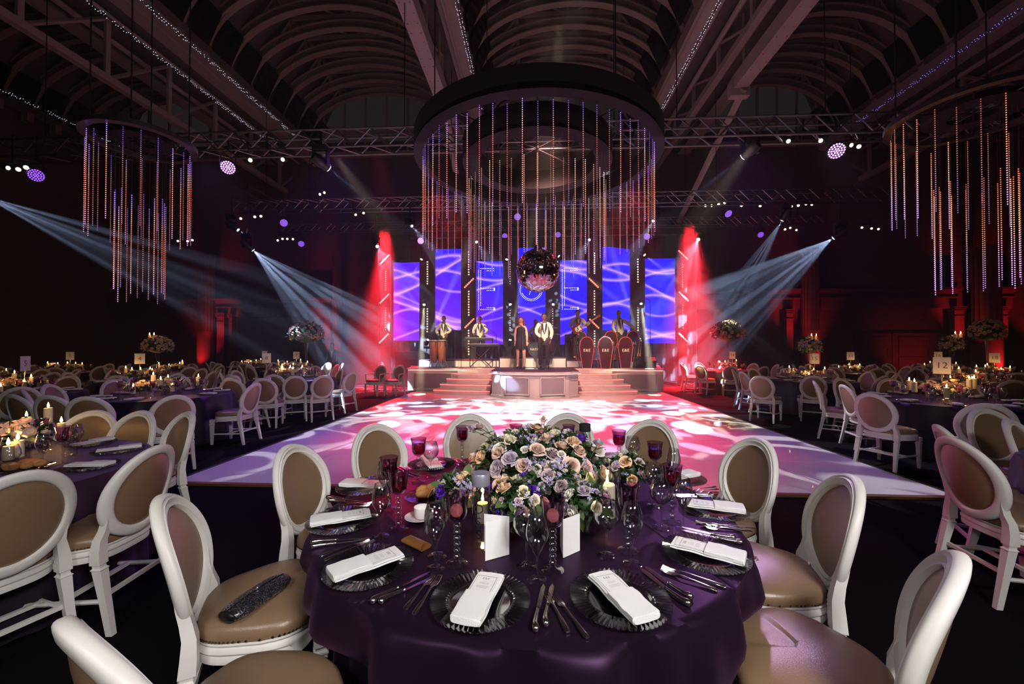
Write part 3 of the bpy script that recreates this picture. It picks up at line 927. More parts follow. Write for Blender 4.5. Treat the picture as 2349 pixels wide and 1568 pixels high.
for i0, i1 in ((2, 4), (4, 6)):
    (xa, ya), (xb, yb) = bow[i0], bow[i1]
    mx, my = bow[i0 + 1]
    # each inset panel follows the middle of its stretch of the bow
    v = Vector((xb - xa, yb - ya)); a = atan2(v.y, v.x); L = 0.66
    n_ = Vector((v.y, -v.x)).normalized()
    cx_, cy_ = (xa + xb) / 2 + n_.x * 0.07, (ya + yb) / 2 + n_.y * 0.07
    obj('panel', MB().box((0, 0, 0), (L, 0.04, 0.46)), GREYP, parent=t, loc=(cx_, cy_, 0.38), rot=(0, 0, a))
    obj('panel_frame', MB().box((0, 0, 0.25), (L + 0.1, 0.06, 0.04)).box((0, 0, -0.25), (L + 0.1, 0.06, 0.04)).box((-L / 2 - 0.03, 0, 0), (0.04, 0.06, 0.5)).box((L / 2 + 0.03, 0, 0), (0.04, 0.06, 0.5)), STAGEW, parent=t, loc=(cx_, cy_, 0.38), rot=(0, 0, a))

for s, w_ in ((-1, 'left'), (1, 'right')):
    t = thing('stage_steps', 'flight of five lit white steps on the %s of the podium' % w_, 'steps', (0, 0, 0.03))
    for i in range(5):
        z = ZD * (i + 1) / 5 - 0.03
        yf = 12.95 + 0.27 * i
        xo = s * (3.30 - 0.16 * i)
        pts = [(s * 1.40, yf - 0.12), (s * 1.9, yf - 0.10), (s * 2.6, yf + 0.0), (xo, yf + 0.22), (xo, 13.99), (s * 1.40, 13.99)]
        if s < 0: pts = pts[::-1]
        z0 = 0 if i == 0 else ZD * i / 5 - 0.03
        obj('step', MB().prism(pts, z0 + 0.002, z), STAGEW, parent=t, smooth=0)
        e = pts[:4] if s > 0 else pts[2:]
        obj('edge_light', MB().tube([(x, y - 0.012, z - 0.02) for x, y in e], 0.011, 5), REDS, parent=t)

for nm, x0, x1, y0, h, lab in (('riser', -1.25, 1.15, 14.75, 0.36, 'taller cream drum riser behind the two singers'),
                               ('riser', -4.3, -1.30, 15.0, 0.26, 'low cream riser under the left players'),
                               ('riser', 1.2, 4.3, 15.0, 0.26, 'low cream riser under the right players')):
    t = thing(nm, lab, 'riser', ((x0 + x1) / 2, (y0 + 17.0) / 2, ZD))
    L = x1 - x0
    obj('top', MB().box((0, 0, h - 0.02), (L, 17.0 - y0, 0.04)), DECK, parent=t)
    n = max(2, round(L / 0.75))
    for i in range(n):
        obj('panel', MB().box((-L / 2 + L * (i + 0.5) / n, -(17.0 - y0) / 2 + 0.02, (h - 0.04) / 2), (L / n - 0.008, 0.04, h - 0.045)), STAGEW, parent=t)
    obj('frame', MB().box((-L / 2 + 0.02, 0.03, h / 2 - 0.03), (0.04, 17.0 - y0 - 0.1, h - 0.06)).box((L / 2 - 0.02, 0.03, h / 2 - 0.03), (0.04, 17.0 - y0 - 0.1, h - 0.06)), BLKMET, parent=t)

# backdrop drape
b = MB().grid(lambda u, v: (-7.3 + 14.6 * u, 18.7 + 0.07 * sin(u * 230) + 0.03 * sin(u * 71), 0.03 + 6.6 * v), 360, 3)
obj('stage_drape', b, BLACK, label='black pleated drape behind the stage screens', cat='curtain')
t = thing('drape_rail', 'aluminium rail carrying the black stage drape', 'rail', (0, 18.7, 6.66))
obj('rail', MB().tube([(-7.4, 0, 0), (7.4, 0, 0)], 0.03, 8), ALU, parent=t)
for x in (-7.35, 7.35): obj('post', MB().tube([(x, 0.1, 0), (x, 0.1, -6.65)], 0.03, 8).box((x, 0.1, -6.64), (0.5, 0.5, 0.02)), ALU, parent=t)

# ---- LED screens
m = bpy.data.materials.new('led_picture'); m.use_nodes = True
nt = m.node_tree; nt.nodes.clear()
out = nt.nodes.new('ShaderNodeOutputMaterial'); em = nt.nodes.new('ShaderNodeEmission'); nt.links.new(em.outputs[0], out.inputs[0])
geo = nt.nodes.new('ShaderNodeNewGeometry')
X, Y, Z = xyz(nt, geo.outputs['Position'])
bands = ((6.6, 0.49, 0.10, 1.6, 0, 2.6, 1.0, 1), (0.75, -0.47, 0.12, 1.3, 1, 2.3, 0.9, 1), (3.9, -0.10, 0.35, 1.1, 2.1, 5.0, 0.7, -1), (3.0, 0.03, 0.30, 1.5, 3.0, 6.0, 0.7, -1),
         (4.55, 0.0, 0.22, 1.25, 0.4, 5.0, 0.8, 1), (2.1, 0.02, 0.4, 0.9, 5.0, 4.0, 0.7, 1), (6.0, -0.42, 0.18, 0.9, 4.4, 3.4, 0.8, -1), (5.05, -0.05, 0.16, 1.8, 1.2, 4.0, 0.8, 1),
         (0.4, 0.30, 0.10, 1.3, 2.0, 3.0, 0.9, 1), (2.9, -0.08, 0.5, 0.8, 0.6, 6.0, 0.45, 1))
s = None
for a, b_, c, w_, ph, k, g, side in bands:
    d = (Z - (X * b_ + a + (X * w_ + ph).sin() * c)) * float(side)
    line = (d.abs() * -19.0).exp() * g
    wash = ((d.abs() * -k * 1.5).exp() * 0.30 * g) * d.gt(0)
    q = line + wash
    s = q if s is None else s + q
s = (s - 0.20).max(0.0).min(1.25)
low = ((3.3 - Z) * 0.16 + (X * -0.10)).max(0.0).min(0.9)
r_ = low * 0.30 + 0.015 + s * 0.70
g_ = s * 0.38 + 0.012
b__ = s * 0.35 + 1.0 - low * 0.25
nt.links.new(comb(nt, r_, g_, b__), em.inputs[0]); em.inputs[1].default_value = 1.25
SCREEN = m
DOT = M('white_led_dot', (1, 1, 1), 0.5, emis=(1, 0.92, 1), es=3.0, var=0)


def dots_E():
    pts = []
    for i in range(27):                                # double upright
        pts.append((0.0, 1 - i / 26)); 
        if i < 24: pts.append((0.14, 1 - i / 26 - 0.01))
    for yy in (1.0, 0.5, 0.0):
        for i in range(9):
            pts.append((0.14 + 0.86 * i / 8, yy + (0.04 if yy else 0)))
            if i > 3: pts.append((0.14 + 0.86 * i / 8, yy + (-0.015 if yy else 0.045)))
    return pts


def dots_ring():
    pts = []
    for i in range(46):
        a = 2 * PI * i / 46
        pts.append((0.5 + 0.5 * cos(a), 0.5 + 0.30 * sin(a)))
        if 0.55 < i / 46 < 0.95: pts.append((0.5 + 0.43 * cos(a), 0.5 + 0.26 * sin(a)))
    for i in range(16):
        u = i / 15
        pts.append((0.42 + 0.30 * u, 0.38 + 0.26 * u + 0.05 * sin(u * 6)))
    return pts


low_ = 0
for i, (x0, x1, y0, y1, sym) in enumerate(((903, 963, 602, 781, 0), (997, 1058, 571, 757, 0), (1093, 1156, 599, 790, 1), (1188, 1253, 568, 766, 2), (1285, 1347, 597, 790, 1), (1382, 1446, 566, 757, 0), (1480, 1547, 593, 787, 0))):
    a, c_ = Q(x0, y1, 17), Q(x1, y0, 17)
    W, H = c_.x - a.x, c_.z - a.z
    yy = (a.y + c_.y) / 2
    t = thing('led_screen', ['leftmost tall LED screen, beside the red light column', 'tall LED screen second from the left, set higher than its neighbours', 'LED screen with a dotted letter E, left of the mirror ball',
                             'middle LED screen with a dotted ring, behind the mirror ball', 'LED screen with a dotted letter E, right of the mirror ball', 'tall LED screen second from the right, behind the man reaching out',
                             'rightmost LED screen, beside the red light column'][i], 'screen', ((a.x + c_.x) / 2, yy, a.z))
    top = 0.12 if i == 5 else 0
    obj('screen_panel', MB().add([(-W / 2, -0.035, 0), (W / 2, -0.035, 0), (W / 2, -0.035, H - top), (-W / 4, -0.035, H), (-W / 2, -0.035, H)], [(0, 1, 2, 3, 4)]), SCREEN, parent=t, smooth=0)
    obj('casing', MB().box((0, 0.03, H / 2 - top / 2), (W + 0.02, 0.1, H - top)), BLKMET, parent=t)
    for s_ in (-1, 1):
        obj('support_leg', MB().box((s_ * W * 0.3, 0.12, (H * 0.5 - a.z + ZD) / 2 - 0.0), (0.06, 0.06, H * 0.5 + a.z - ZD)), BLKMET, parent=t)
    if sym:
        b = MB()
        sw, sh, ox, oz = (W * 0.55, 1.65, -W * 0.42, H * 0.42) if sym == 1 else (W * 0.78, 1.55, -W * 0.42, H * 0.30)
        for u, v in (dots_E() if sym == 1 else dots_ring()):
            b.box((ox + u * sw, -0.05, oz + v * sh), (0.021, 0.02, 0.021))
        if sym == 1:
            for v in (0.5, 0.0): b.box((ox + sw + 0.03, -0.05, oz + v * sh + 0.02), (0.035, 0.02, 0.11))
        obj('dotted_letter' if sym == 1 else 'dotted_emblem', b, DOT, parent=t, kind='stuff', smooth=0)

# ---- black light columns between the screens
dot = MB().lathe([(0.036, 0), (0.03, -0.012), (0.002, -0.02)], 10, m=RX(PI / 2) @ S(1, 1, -1) @ S(1, 1, -1)).mesh('bulb', BULBW)
dot = MB().ball((0, 0, 0), (0.026, 0.018, 0.026), 8, 6).mesh('bulb', BULBW)
dots_dim = MB().ball((0, 0, 0), (0.016, 0.012, 0.016), 6, 4).mesh('bulb', BULBW)
blb = MB().lathe([(0.033, -0.06), (0.024, -0.07), (0.002, -0.075)], 10).mesh('lamp', LENSR)
cols = ((980, ((600, 650), (708, 760)), 1), (1075, ((577, 629), (668, 722), (758, 812)), 1), (1170, ((600, 650), (706, 757)), 0), (1268, ((600, 650), (708, 757)), 0), (1364, ((580, 626), (667, 721), (759, 811)), 1),
        (1464, ((594, 646), (705, 757)), 1), (884, ((622, 664), (706, 756)), 0), (1567, ((606, 658), (700, 752)), 0))
for i, (px, segs, big) in enumerate(cols):
    D = 16.4
    g = Q(px, 800, D)
    outer = i > 5
    t = thing('light_column', 'black light column with a row of bulbs, %s' % ['between first and second screens', 'between second and third screens', 'behind the woman singing', 'just right of the male singer',
              'between the bassist and the sixth screen', 'between sixth and last screens', 'at the stage left end in red haze', 'at the stage right end in red haze'][i], 'light column', (g.x, g.y, 0.03 if outer else ZD))
    zb = t.location.z
    wd_ = 0.34 if outer else 0.58
    obj('column_body', MB().box((0, 0.1, (6.0 - zb) / 2), (wd_, 0.14, 6.0 - zb)).box((0, 0.1, 0.02), (wd_ + 0.2, 0.5, 0.04)), BLKMET, parent=t)
    for y0, y1 in segs:
        for j in range(10):
            z = Q(px, y0 + (y1 - y0) * j / 9, D).z
            obj('bulb', dot if big else dots_dim, parent=t, loc=(R.uniform(-.004, .004), -0.0, z - zb))

for i, (px, py, s) in enumerate(((883, 595, -1), (882, 685, -1), (881, 776, -1), (1076, 649, -1), (1077, 741, -1), (1362, 649, 1), (1363, 742, 1), (1567, 585, 1), (1568, 680, 1), (1568, 775, 1))):
    p = Q(px, py, 16.2)
    t = thing('blinder_bar', 'slanted bar of seven red lamps, %s' % ['top one of the left end column', 'middle one of the left end column', 'lowest one of the left end column', 'upper one left of the first letter E', 'behind the keyboard player',
              'upper one right of the second letter E', 'over the red music stands', 'top one of the right end column', 'middle one of the right end column', 'lowest one of the right end column'][i], 'stage light', p, rot=(0, 0, 0))
    obj('housing', MB().box((0, 0.05, 0), (0.56, 0.10, 0.11)), BLKMET, parent=t, rot=(0, s * 0.78, 0))
    obj('bracket', MB().box((0, 0.12, 0), (0.06, 0.06, 0.2)), BLKMET, parent=t)
    for j in range(7):
        u = (j - 3) * 0.078
        l = obj('lamp', blb, parent=t, loc=(u * cos(0.78), 0.04, -s * u * sin(0.78)), rot=(PI / 2 * -1, 0, 0))
    tg = p + Vector((0.5 * (-1 if s > 0 else 1) * (0.2 if px in (883, 882, 881, 1567, 1568) else 1), -0.9, -3.0))
    spot(p + Vector((0, -0.14, 0)), tg, 4500 if px in (883, 882, 881, 1567, 1568) else 320, RED, 46, 0.6, 0.10)

BEAMW = (1.0, 0.88, 0.58)
for i, (px, py, qx, qy, QD, W, lab) in enumerate(((970, 588, 915, 700, 15.2, 500, 'top left column, pointing down left'), (1164, 588, 1120, 760, 14.8, 420, 'above the keyboard player'), (1276, 583, 1420, 690, 14.8, 420, 'right of the mirror ball'),
          (1473, 580, 1600, 680, 14.5, 420, 'top of the sixth column'), (973, 693, 962, 915, 13.0, 1500, 'middle of the first column, pointing at the floor'), (1168, 693, 1200, 760, 14.9, 500, 'behind the woman, pointing down'),
          (1271, 693, 1246, 760, 14.9, 500, 'right of the male singer, pointing down'), (1470, 691, 1500, 905, 13.0, 1500, 'middle of the sixth column, pointing at the floor'),
          (979, 785, 1010, 715, 15.2, 500, 'low on the first column, pointing up'), (1169, 786, 1186, 700, 15.2, 450, 'low behind the woman, pointing up'), (1469, 784, 1430, 660, 15.2, 500, 'low on the sixth column, pointing up'))):
    p, q = Q(px, py, 16.1), Q(qx, qy, QD)
    lp = moving_head(p, q, 'small warm beam light, ' + lab, LENSW, 0.075, 'beam lights on the stage columns', 0.7, False)
    spot(lp, q, W * (30.0 if i in (5, 6) else 70.0), BEAMW, 4.6, 0.4, 0.05)

# ---- singing desks with the couple's initials
MIR = M('bevelled_mirror', (0.75, 0.70, 0.72), 0.12, 1.0)
DKR = M('dark_red_gloss', (0.05, 0.008, 0.012), 0.15, coat=0.5)
REDL = M('red_edge_glow', (1, 0.1, 0.1), 0.5, emis=(1.0, 0.05, 0.07), es=1.0, var=0)
INIT = M('pale_initials', (0.7, 0.55, 0.55), 0.4, emis=(1, 0.5, 0.5), es=0.15, var=0)
def shield(k, grow_=0.0):
    pts = []
    for i in range(11):
        a = PI * i / 10
        pts.append((cos(a) * (0.20 + grow_) * k, (0.82 + sin(a) * (0.22 + grow_)) * k))
    pts += [(-(0.225 + grow_) * k, 0.72 * k), (-(0.12 + grow_) * k, -grow_ * k * 0.3), ((0.12 + grow_) * k, -grow_ * k * 0.3), ((0.225 + grow_) * k, 0.72 * k)]
    return pts
root = None
for i, (px, py, D) in enumerate(((1346, 844, 14.0), (1389, 844, 14.0), (1435, 844, 14.0), (1331, 822, 15.3), (1401, 822, 15.3), (1452, 822, 15.3))):
    p = Q(px, py, D); p.z = ZD if i < 3 else ZD + 0.26
    lab = 'shield-shaped red music stand, %s' % ['left one of the front three', 'middle one of the front three', 'right one of the front three', 'at the bassist, back row', 'middle of the back row', 'right end of the back row'][i]
    if root is None:
        root = t = thing('music_stand', lab, 'music stand', p, group='red band desks')
        up = RX(PI / 2)
        for nm, g_, y, d, mt in (('mirror_frame', 0.055, 0.0, 0.16, MIR), ('edge_light', 0.028, -0.012, 0.16, REDL), ('face', 0.02, -0.024, 0.15, DKR)):
            obj(nm, MB().prism(shield(1, g_), 0, d, m=T(0, y, 0) @ up @ S(1, 1, -1)), mt, parent=t, smooth=30, loc=(0, 0, 0.02 if g_ < 0.05 else 0.017))
        obj('side_fin', MB().box((-0.235, 0.1, 0.42), (0.03, 0.24, 0.78), top=(1, 1)), MIR, parent=t, rot=(0, -0.12, 0))
        obj('side_fin', MB().box((0.235, 0.1, 0.42), (0.03, 0.24, 0.78)), MIR, parent=t, rot=(0, 0.12, 0))
        text('E&E', 0.14, INIT, t, (0, -0.045, 0.62), (PI / 2, 0, 0), space=1.1)
        obj('desk_top', MB().box((0, 0.22, 0.86), (0.4, 0.26, 0.02)), BLKMET, parent=t)
    else: dup(root, p, R.uniform(-.12, .12), lab)

# ================================================================== PEOPLE
def skin_grow(pts, edges, sub=1):
    """pts: name -> (pos, radius); edges: pairs. returns verts, faces of one continuous surface"""
    names = list(pts)
    me = bpy.data.meshes.new('tmp'); me.from_pydata([pts[n][0] for n in names], [(names.index(a), names.index(b)) for a, b in edges], [])
    ob = bpy.data.objects.new('tmp', me); COL.objects.link(ob)
    sk = ob.modifiers.new('s', 'SKIN'); sk.use_smooth_shade = True
    su = ob.modifiers.new('u', 'SUBSURF'); su.levels = sub
    for i, n in enumerate(names):
        r = pts[n][1]; me.skin_vertices[0].data[i].radius = (r, r) if not isinstance(r, tuple) else r
        me.skin_vertices[0].data[i].use_root = i == 0
    dg = bpy.context.evaluated_depsgraph_get()
    m2 = ob.evaluated_get(dg).to_mesh()
    vs = [v.co.copy() for v in m2.vertices]; fs = [tuple(p.vertices) for p in m2.polygons]
    ob.evaluated_get(dg).to_mesh_clear()
    bpy.data.objects.remove(ob); bpy.data.meshes.remove(me)
    return vs, fs


HAIR = M('dark_hair', (0.02, 0.012, 0.01), 0.6); HAIRR = M('auburn_hair', (0.16, 0.03, 0.015), 0.5)
EYE = M('eye_white', (0.45, 0.43, 0.42), 0.4); LIP = M('lips', (0.45, 0.12, 0.10), 0.5)
DRESS = M('black_dress', (0.008, 0.003, 0.008), 0.7); TROUS = M('black_trousers', (0.014, 0.006, 0.009), 0.7)
SHIRT = M('white_shirt', (0.8, 0.78, 0.75), 0.7); SATIN = M('black_satin', (0.01, 0.008, 0.01), 0.3); SHOE = M('black_shoe', (0.01, 0.01, 0.01), 0.25)


def person(label, loc, rz, skin, hair, H=1.8, arms=None, dress=False, legs='stand', tilt=0.0, jacket=CREAM, longhair=False, name='person', group=None, coat=True, head_yaw=0.0):
    k = H / 1.8
    t = thing(name, label, 'person', loc, rz, group)
    t.scale = (k, k, k)
    sh = 0.185 if not dress else 0.155
    A = arms or {}
    J = {'pelvis': ((0, 0, 0.95), 0.13), 'waist': ((tilt * 0.3, 0, 1.10), 0.115 if not dress else 0.095), 'chest': ((tilt * 0.7, 0, 1.30), 0.145 if not dress else 0.115), 'neck0': ((tilt, 0.005, 1.47), 0.07), 'neck': ((tilt * 1.1, -0.005, 1.53), 0.052), 'skull': ((tilt * 1.2, -0.015, 1.66), 0.085)}
    E_ = [('pelvis', 'waist'), ('waist', 'chest'), ('chest', 'neck0'), ('neck0', 'neck'), ('neck', 'skull')]
    wr = {}
    for s, n in ((-1, 'r'), (1, 'l')):
        el, wrp = A.get(n, ((s * (sh + 0.05), 0.03, 1.14), (s * (sh + 0.06), -0.03, 0.90)))
        J['sh' + n] = ((s * sh + tilt, 0, 1.43), 0.062); J['el' + n] = (el, 0.043); J['wr' + n] = (wrp, 0.030)
        E_ += [('neck0', 'sh' + n), ('sh' + n, 'el' + n), ('el' + n, 'wr' + n)]
        wr[n] = (Vector(el), Vector(wrp), s)
        if legs == 'stand':
            kn, an = (s * 0.11, -0.01, 0.50), (s * 0.12, 0.03, 0.09)
        else: kn, an = (s * 0.24, -0.45, 0.92), (s * 0.26, -0.42, 0.50)
        hz = 0.90 if legs == 'stand' else 0.92
        J['hip' + n] = ((s * 0.10, 0, hz), 0.10); J['kn' + n] = (kn, 0.062); J['ca' + n] = ((Vector(kn) * 0.6 + Vector(an) * 0.4) + Vector((0, 0.02, 0)), 0.058); J['an' + n] = (an, 0.038); J['toe' + n] = ((an[0] * 1.1, an[1] - 0.17, an[2] - 0.055), 0.032)
        E_ += [('pelvis', 'hip' + n), ('hip' + n, 'kn' + n), ('kn' + n, 'ca' + n), ('ca' + n, 'an' + n), ('an' + n, 'toe' + n)]
    vs, fs = skin_grow(J, E_, 1)
    def flat(v):
        if 0.86 < v.z < 1.5 and abs(v.x) < 0.24 and abs(v.y) < 0.2: return Vector((v.x, v.y * 0.72, v.z))
        return v
    b = MB().add([flat(v) for v in vs], fs)
    hc = Vector((tilt * 1.25, -0.02, 1.685)); hm = T(*hc) @ RZ(head_yaw)
    b.ball((0, 0, 0), (0.078, 0.095, 0.118), 16, 12, m=hm).ball((0, -0.012, -0.07), (0.055, 0.072, 0.055), 12, 8, m=hm)
    b.add([(-0.014, -0.09, -0.02), (0.014, -0.09, -0.02), (0, -0.092, 0.035), (0, -0.122, -0.018), (0, -0.09, -0.032)], [(0, 3, 2), (3, 1, 2), (0, 4, 3), (4, 1, 3)], m=hm)
    for s in (-1, 1):
        b.ball((s * 0.079, 0.0, -0.005), (0.012, 0.02, 0.032), 6, 5, m=hm)
        b.ball((s * 0.031, -0.082, 0.026), (0.022, 0.012, 0.008), 6, 4, m=hm)
    for n, (el, w_, s) in wr.items():                                     # hands: palm, four fingers, thumb
        d = (w_ - el).normalized(); q = d.to_track_quat('Z', 'Y').to_matrix().to_4x4()
        mm = T(*w_) @ q
        b.ball((0, 0, 0.045), (0.040, 0.018, 0.055), 10, 6, m=mm)
        curl = A.get('curl' + n, 0.35)
        for f, (x, L) in enumerate(((-0.028, 0.062), (-0.009, 0.074), (0.010, 0.070), (0.028, 0.055))):
            z0 = 0.085
            b.tube([(x, 0, z0 - 0.03), (x, 0, z0), (x * 1.1, -L * 0.5 * sin(curl), z0 + L * 0.5 * cos(curl)), (x * 1.1, -L * 0.5 * sin(curl) - L * 0.5 * sin(curl * 2.2), z0 + L * 0.5 * cos(curl) + L * 0.5 * cos(curl * 2.2))], [0.011, 0.010, 0.009, 0.007], 6, m=mm)
        b.tube([(-s * 0.02, -0.004, 0.02), (-s * 0.048, -0.014, 0.045), (-s * 0.055, -0.028, 0.078)], [0.013, 0.011, 0.008], 6, m=mm)
    obj('body', b, skin, parent=t)
    e = MB()
    for s in (-1, 1): e.ball((s * 0.031, -0.089, 0.024), (0.008, 0.006, 0.0035), 6, 4, m=hm)
    obj('eyes', e, EYE, parent=t)
    obj('mouth', MB().ball((0, -0.092, -0.052), (0.026, 0.008, 0.009), 8, 4, m=hm), LIP, parent=t)
    h = MB().ball((0, 0.014, 0.028), (0.086, 0.096, 0.108), 16, 10, m=hm)
    h.v = [v if (Vector(v) - hc).y > -0.055 or (Vector(v) - hc).z > 0.06 else (v[0], v[1] + 0.03, v[2]) for v in h.v]
    if longhair:
        for i in range(14):
            a = -0.15 + PI * 1.15 * i / 13
            x, y = 0.085 * cos(a), 0.03 + 0.075 * sin(a)
            h.tube([hm @ Vector((x * 0.7, y, 0.08)), hm @ Vector((x * 1.1, y, -0.02)), hm @ Vector((x * 1.3, y * 1.0, -0.16)), hm @ Vector((x * 1.25, y * 0.8, -0.30))], [0.03, 0.034, 0.03, 0.012], 6)
    obj('hair', h, hair, parent=t)
    if dress:
        prof = [(0.215, 0.68), (0.205, 0.80), (0.185, 0.93), (0.155, 1.04), (0.135, 1.13), (0.150, 1.24), (0.168, 1.33), (0.150, 1.40), (0.09, 1.46), (0.065, 1.50)]
        obj('dress', MB().lathe(prof, 26, m=S(1, 0.66, 1), cap=False, fn=lambda a, z, r: 1 + (0.04 * sin(a * 9) if z < 0.9 else 0)), DRESS, parent=t)
        sm = MB()
        for n in 'rl':
            a_, to = Vector(J['an' + n][0]), Vector(J['toe' + n][0])
            sm.tube([a_ + Vector((0, 0.04, -0.02)), (a_ + to) / 2 + Vector((0, 0, -0.012)), to + Vector((0, -0.03, -0.012))], [0.036, 0.040, 0.026], 8).tube([a_ + Vector((0, 0.05, -0.02)), a_ + Vector((0, 0.055, -0.088))], 0.01, 6)
        obj('shoe', sm, SHOE, parent=t)
    else:
        tp = {n: (J[n][0], (J[n][1] + 0.022) if n[:2] != 'an' else 0.075) for n in J if n[:2] in ('hi', 'kn', 'ca', 'an')}
        tp = {'pelvis': ((0, 0, 0.96), 0.155), **tp}
        for n in 'rl': tp['ca' + n] = (J['ca' + n][0], 0.082); tp['kn' + n] = (J['kn' + n][0], 0.088)
        vs, fs = skin_grow(tp, [('pelvis', 'hipr'), ('hipr', 'knr'), ('knr', 'car'), ('car', 'anr'), ('pelvis', 'hipl'), ('hipl', 'knl'), ('knl', 'cal'), ('cal', 'anl')])
        obj('trousers', MB().add([flat(v) for v in vs], fs), TROUS, parent=t)
        sm = MB()
        for n in 'rl':
            a_, to = Vector(J['an' + n][0]), Vector(J['toe' + n][0])
            sm.tube([a_ + Vector((0, 0.06, -0.05)), (a_ + to) / 2 + Vector((0, 0, -0.02)), to + Vector((0, -0.05, -0.005))], [0.04, 0.046, 0.03], 8)
        obj('shoe', sm, SHOE, parent=t)
        if coat:
            jp = {'waist': ((tilt * 0.3, 0, 1.08), 0.155), 'hem': ((0, 0, 0.86), 0.185), 'chest': ((tilt * 0.7, 0, 1.30), 0.172), 'neck0': ((tilt, 0.01, 1.46), 0.085)}
            for n in 'rl':
                jp['sh' + n] = (J['sh' + n][0], 0.085); jp['el' + n] = (J['el' + n][0], 0.066); w_ = Vector(J['wr' + n][0]); jp['wr' + n] = (tuple(w_ * 0.97 + Vector(J['el' + n][0]) * 0.03), 0.048)
            vs, fs = skin_grow(jp, [('waist', 'hem'), ('waist', 'chest'), ('chest', 'neck0'), ('neck0', 'shr'), ('shr', 'elr'), ('elr', 'wrr'), ('neck0', 'shl'), ('shl', 'ell'), ('ell', 'wrl')])
            obj('jacket', MB().add([flat(v) for v in vs], fs), jacket, parent=t)
            fy = -0.135
            x = tilt * 0.7
            obj('shirt_front', MB().prism([(x - 0.062, 1.475), (x + 0.062, 1.475), (x * 0.4, 1.14)], 0, 0.012, m=T(0, fy, 0) @ RX(PI / 2)), SHIRT, parent=t, smooth=0)
            lp = MB()
            for s in (-1, 1):
                lp.prism([(x + s * 0.045, 1.49), (x + s * 0.095, 1.44), (x + s * 0.085, 1.33), (x * 0.4, 1.12), (x * 0.4 + s * 0.003, 1.145)][::s], 0, 0.012, m=T(0, fy - 0.008, 0) @ RX(PI / 2))
            obj('lapel', lp, SATIN, parent=t, smooth=0)
            obj('bow_tie', MB().prism([(-0.06, 1.505), (-0.06, 1.455), (0, 1.475), (0.06, 1.455), (0.06, 1.505), (0, 1.487)], 0, 0.02, m=T(tilt, fy + 0.01, 0) @ RX(PI / 2)), SATIN, parent=t, smooth=0)
    return t


def stand_at(px, D, z, py=850): p = Q(px, py, D); p.z = z; return p


hold = ((-0.26, -0.05, 1.17), (-0.07, -0.24, 1.10))
person('woman in a short black dress singing at the stage front', stand_at(1195, 13.5, ZD + 0.03), 0.0, SKIN, HAIRR, 1.71, dress=True, longhair=True,
       arms={'r': ((-0.21, -0.02, 1.16), (-0.20, -0.03, 0.93)), 'l': ((0.21, -0.03, 1.16), (0.21, -0.03, 0.93))})
person('man in a cream dinner jacket standing beside the woman at the stage front', stand_at(1248, 13.4, ZD + 0.03), 0.05, BROWN, HAIR, 1.82,
       arms={'r': ((-0.27, -0.02, 1.17), (-0.10, -0.16, 1.00)), 'l': ((0.27, 0.02, 1.18), (0.20, -0.07, 0.93)), 'curlr': 1.0})
person('drummer in a white shirt seated behind the singers', stand_at(1229, 15.6, ZD + 0.36 - 0.32), 0, BROWN, HAIR, 1.75, legs='sit', jacket=SHIRT,
       arms={'r': ((-0.30, -0.10, 1.18), (-0.18, -0.34, 1.12)), 'l': ((0.30, -0.10, 1.18), (0.16, -0.34, 1.12))})
person('conga player in a cream jacket, left on the stage', stand_at(1018, 15.1, ZD + 0.27), 0.1, BROWN, HAIR, 1.62,
       arms={'r': ((-0.30, -0.08, 1.18), (-0.20, -0.32, 1.06)), 'l': ((0.29, -0.05, 1.18), (0.14, -0.30, 1.06))})
person('keyboard player in a cream jacket behind the keyboards', stand_at(1102, 15.3, ZD + 0.27), 0, BROWN, HAIR, 1.62,
       arms={'r': ((-0.29, -0.06, 1.18), (-0.22, -0.33, 1.08)), 'l': ((0.29, -0.06, 1.18), (0.22, -0.33, 1.08))}, tilt=-0.02)
bass = person('bass guitarist in a cream jacket looking down', stand_at(1325, 15.2, ZD + 0.27), 0.12, SKIN, HAIRR, 1.86,
              arms={'r': ((-0.28, -0.05, 1.19), (-0.10, -0.22, 1.08)), 'l': ((0.32, -0.08, 1.22), (0.40, -0.26, 1.36)), 'curlr': 0.9, 'curll': 1.2})
person('man in a cream jacket leaning right with his arm stretched out', stand_at(1424, 15.5, ZD + 0.27), 0.1, BROWN, HAIR, 1.86, tilt=-0.06,
       arms={'r': ((-0.30, -0.02, 1.16), (-0.20, -0.12, 0.96)), 'l': ((0.36, -0.08, 1.25), (0.55, -0.10, 1.04))})
person('dark figure of a person standing by the red-lit pillar', stand_at(762, 17.0, 0.0), 0.3, BROWN, HAIR, 1.72, jacket=SATIN)

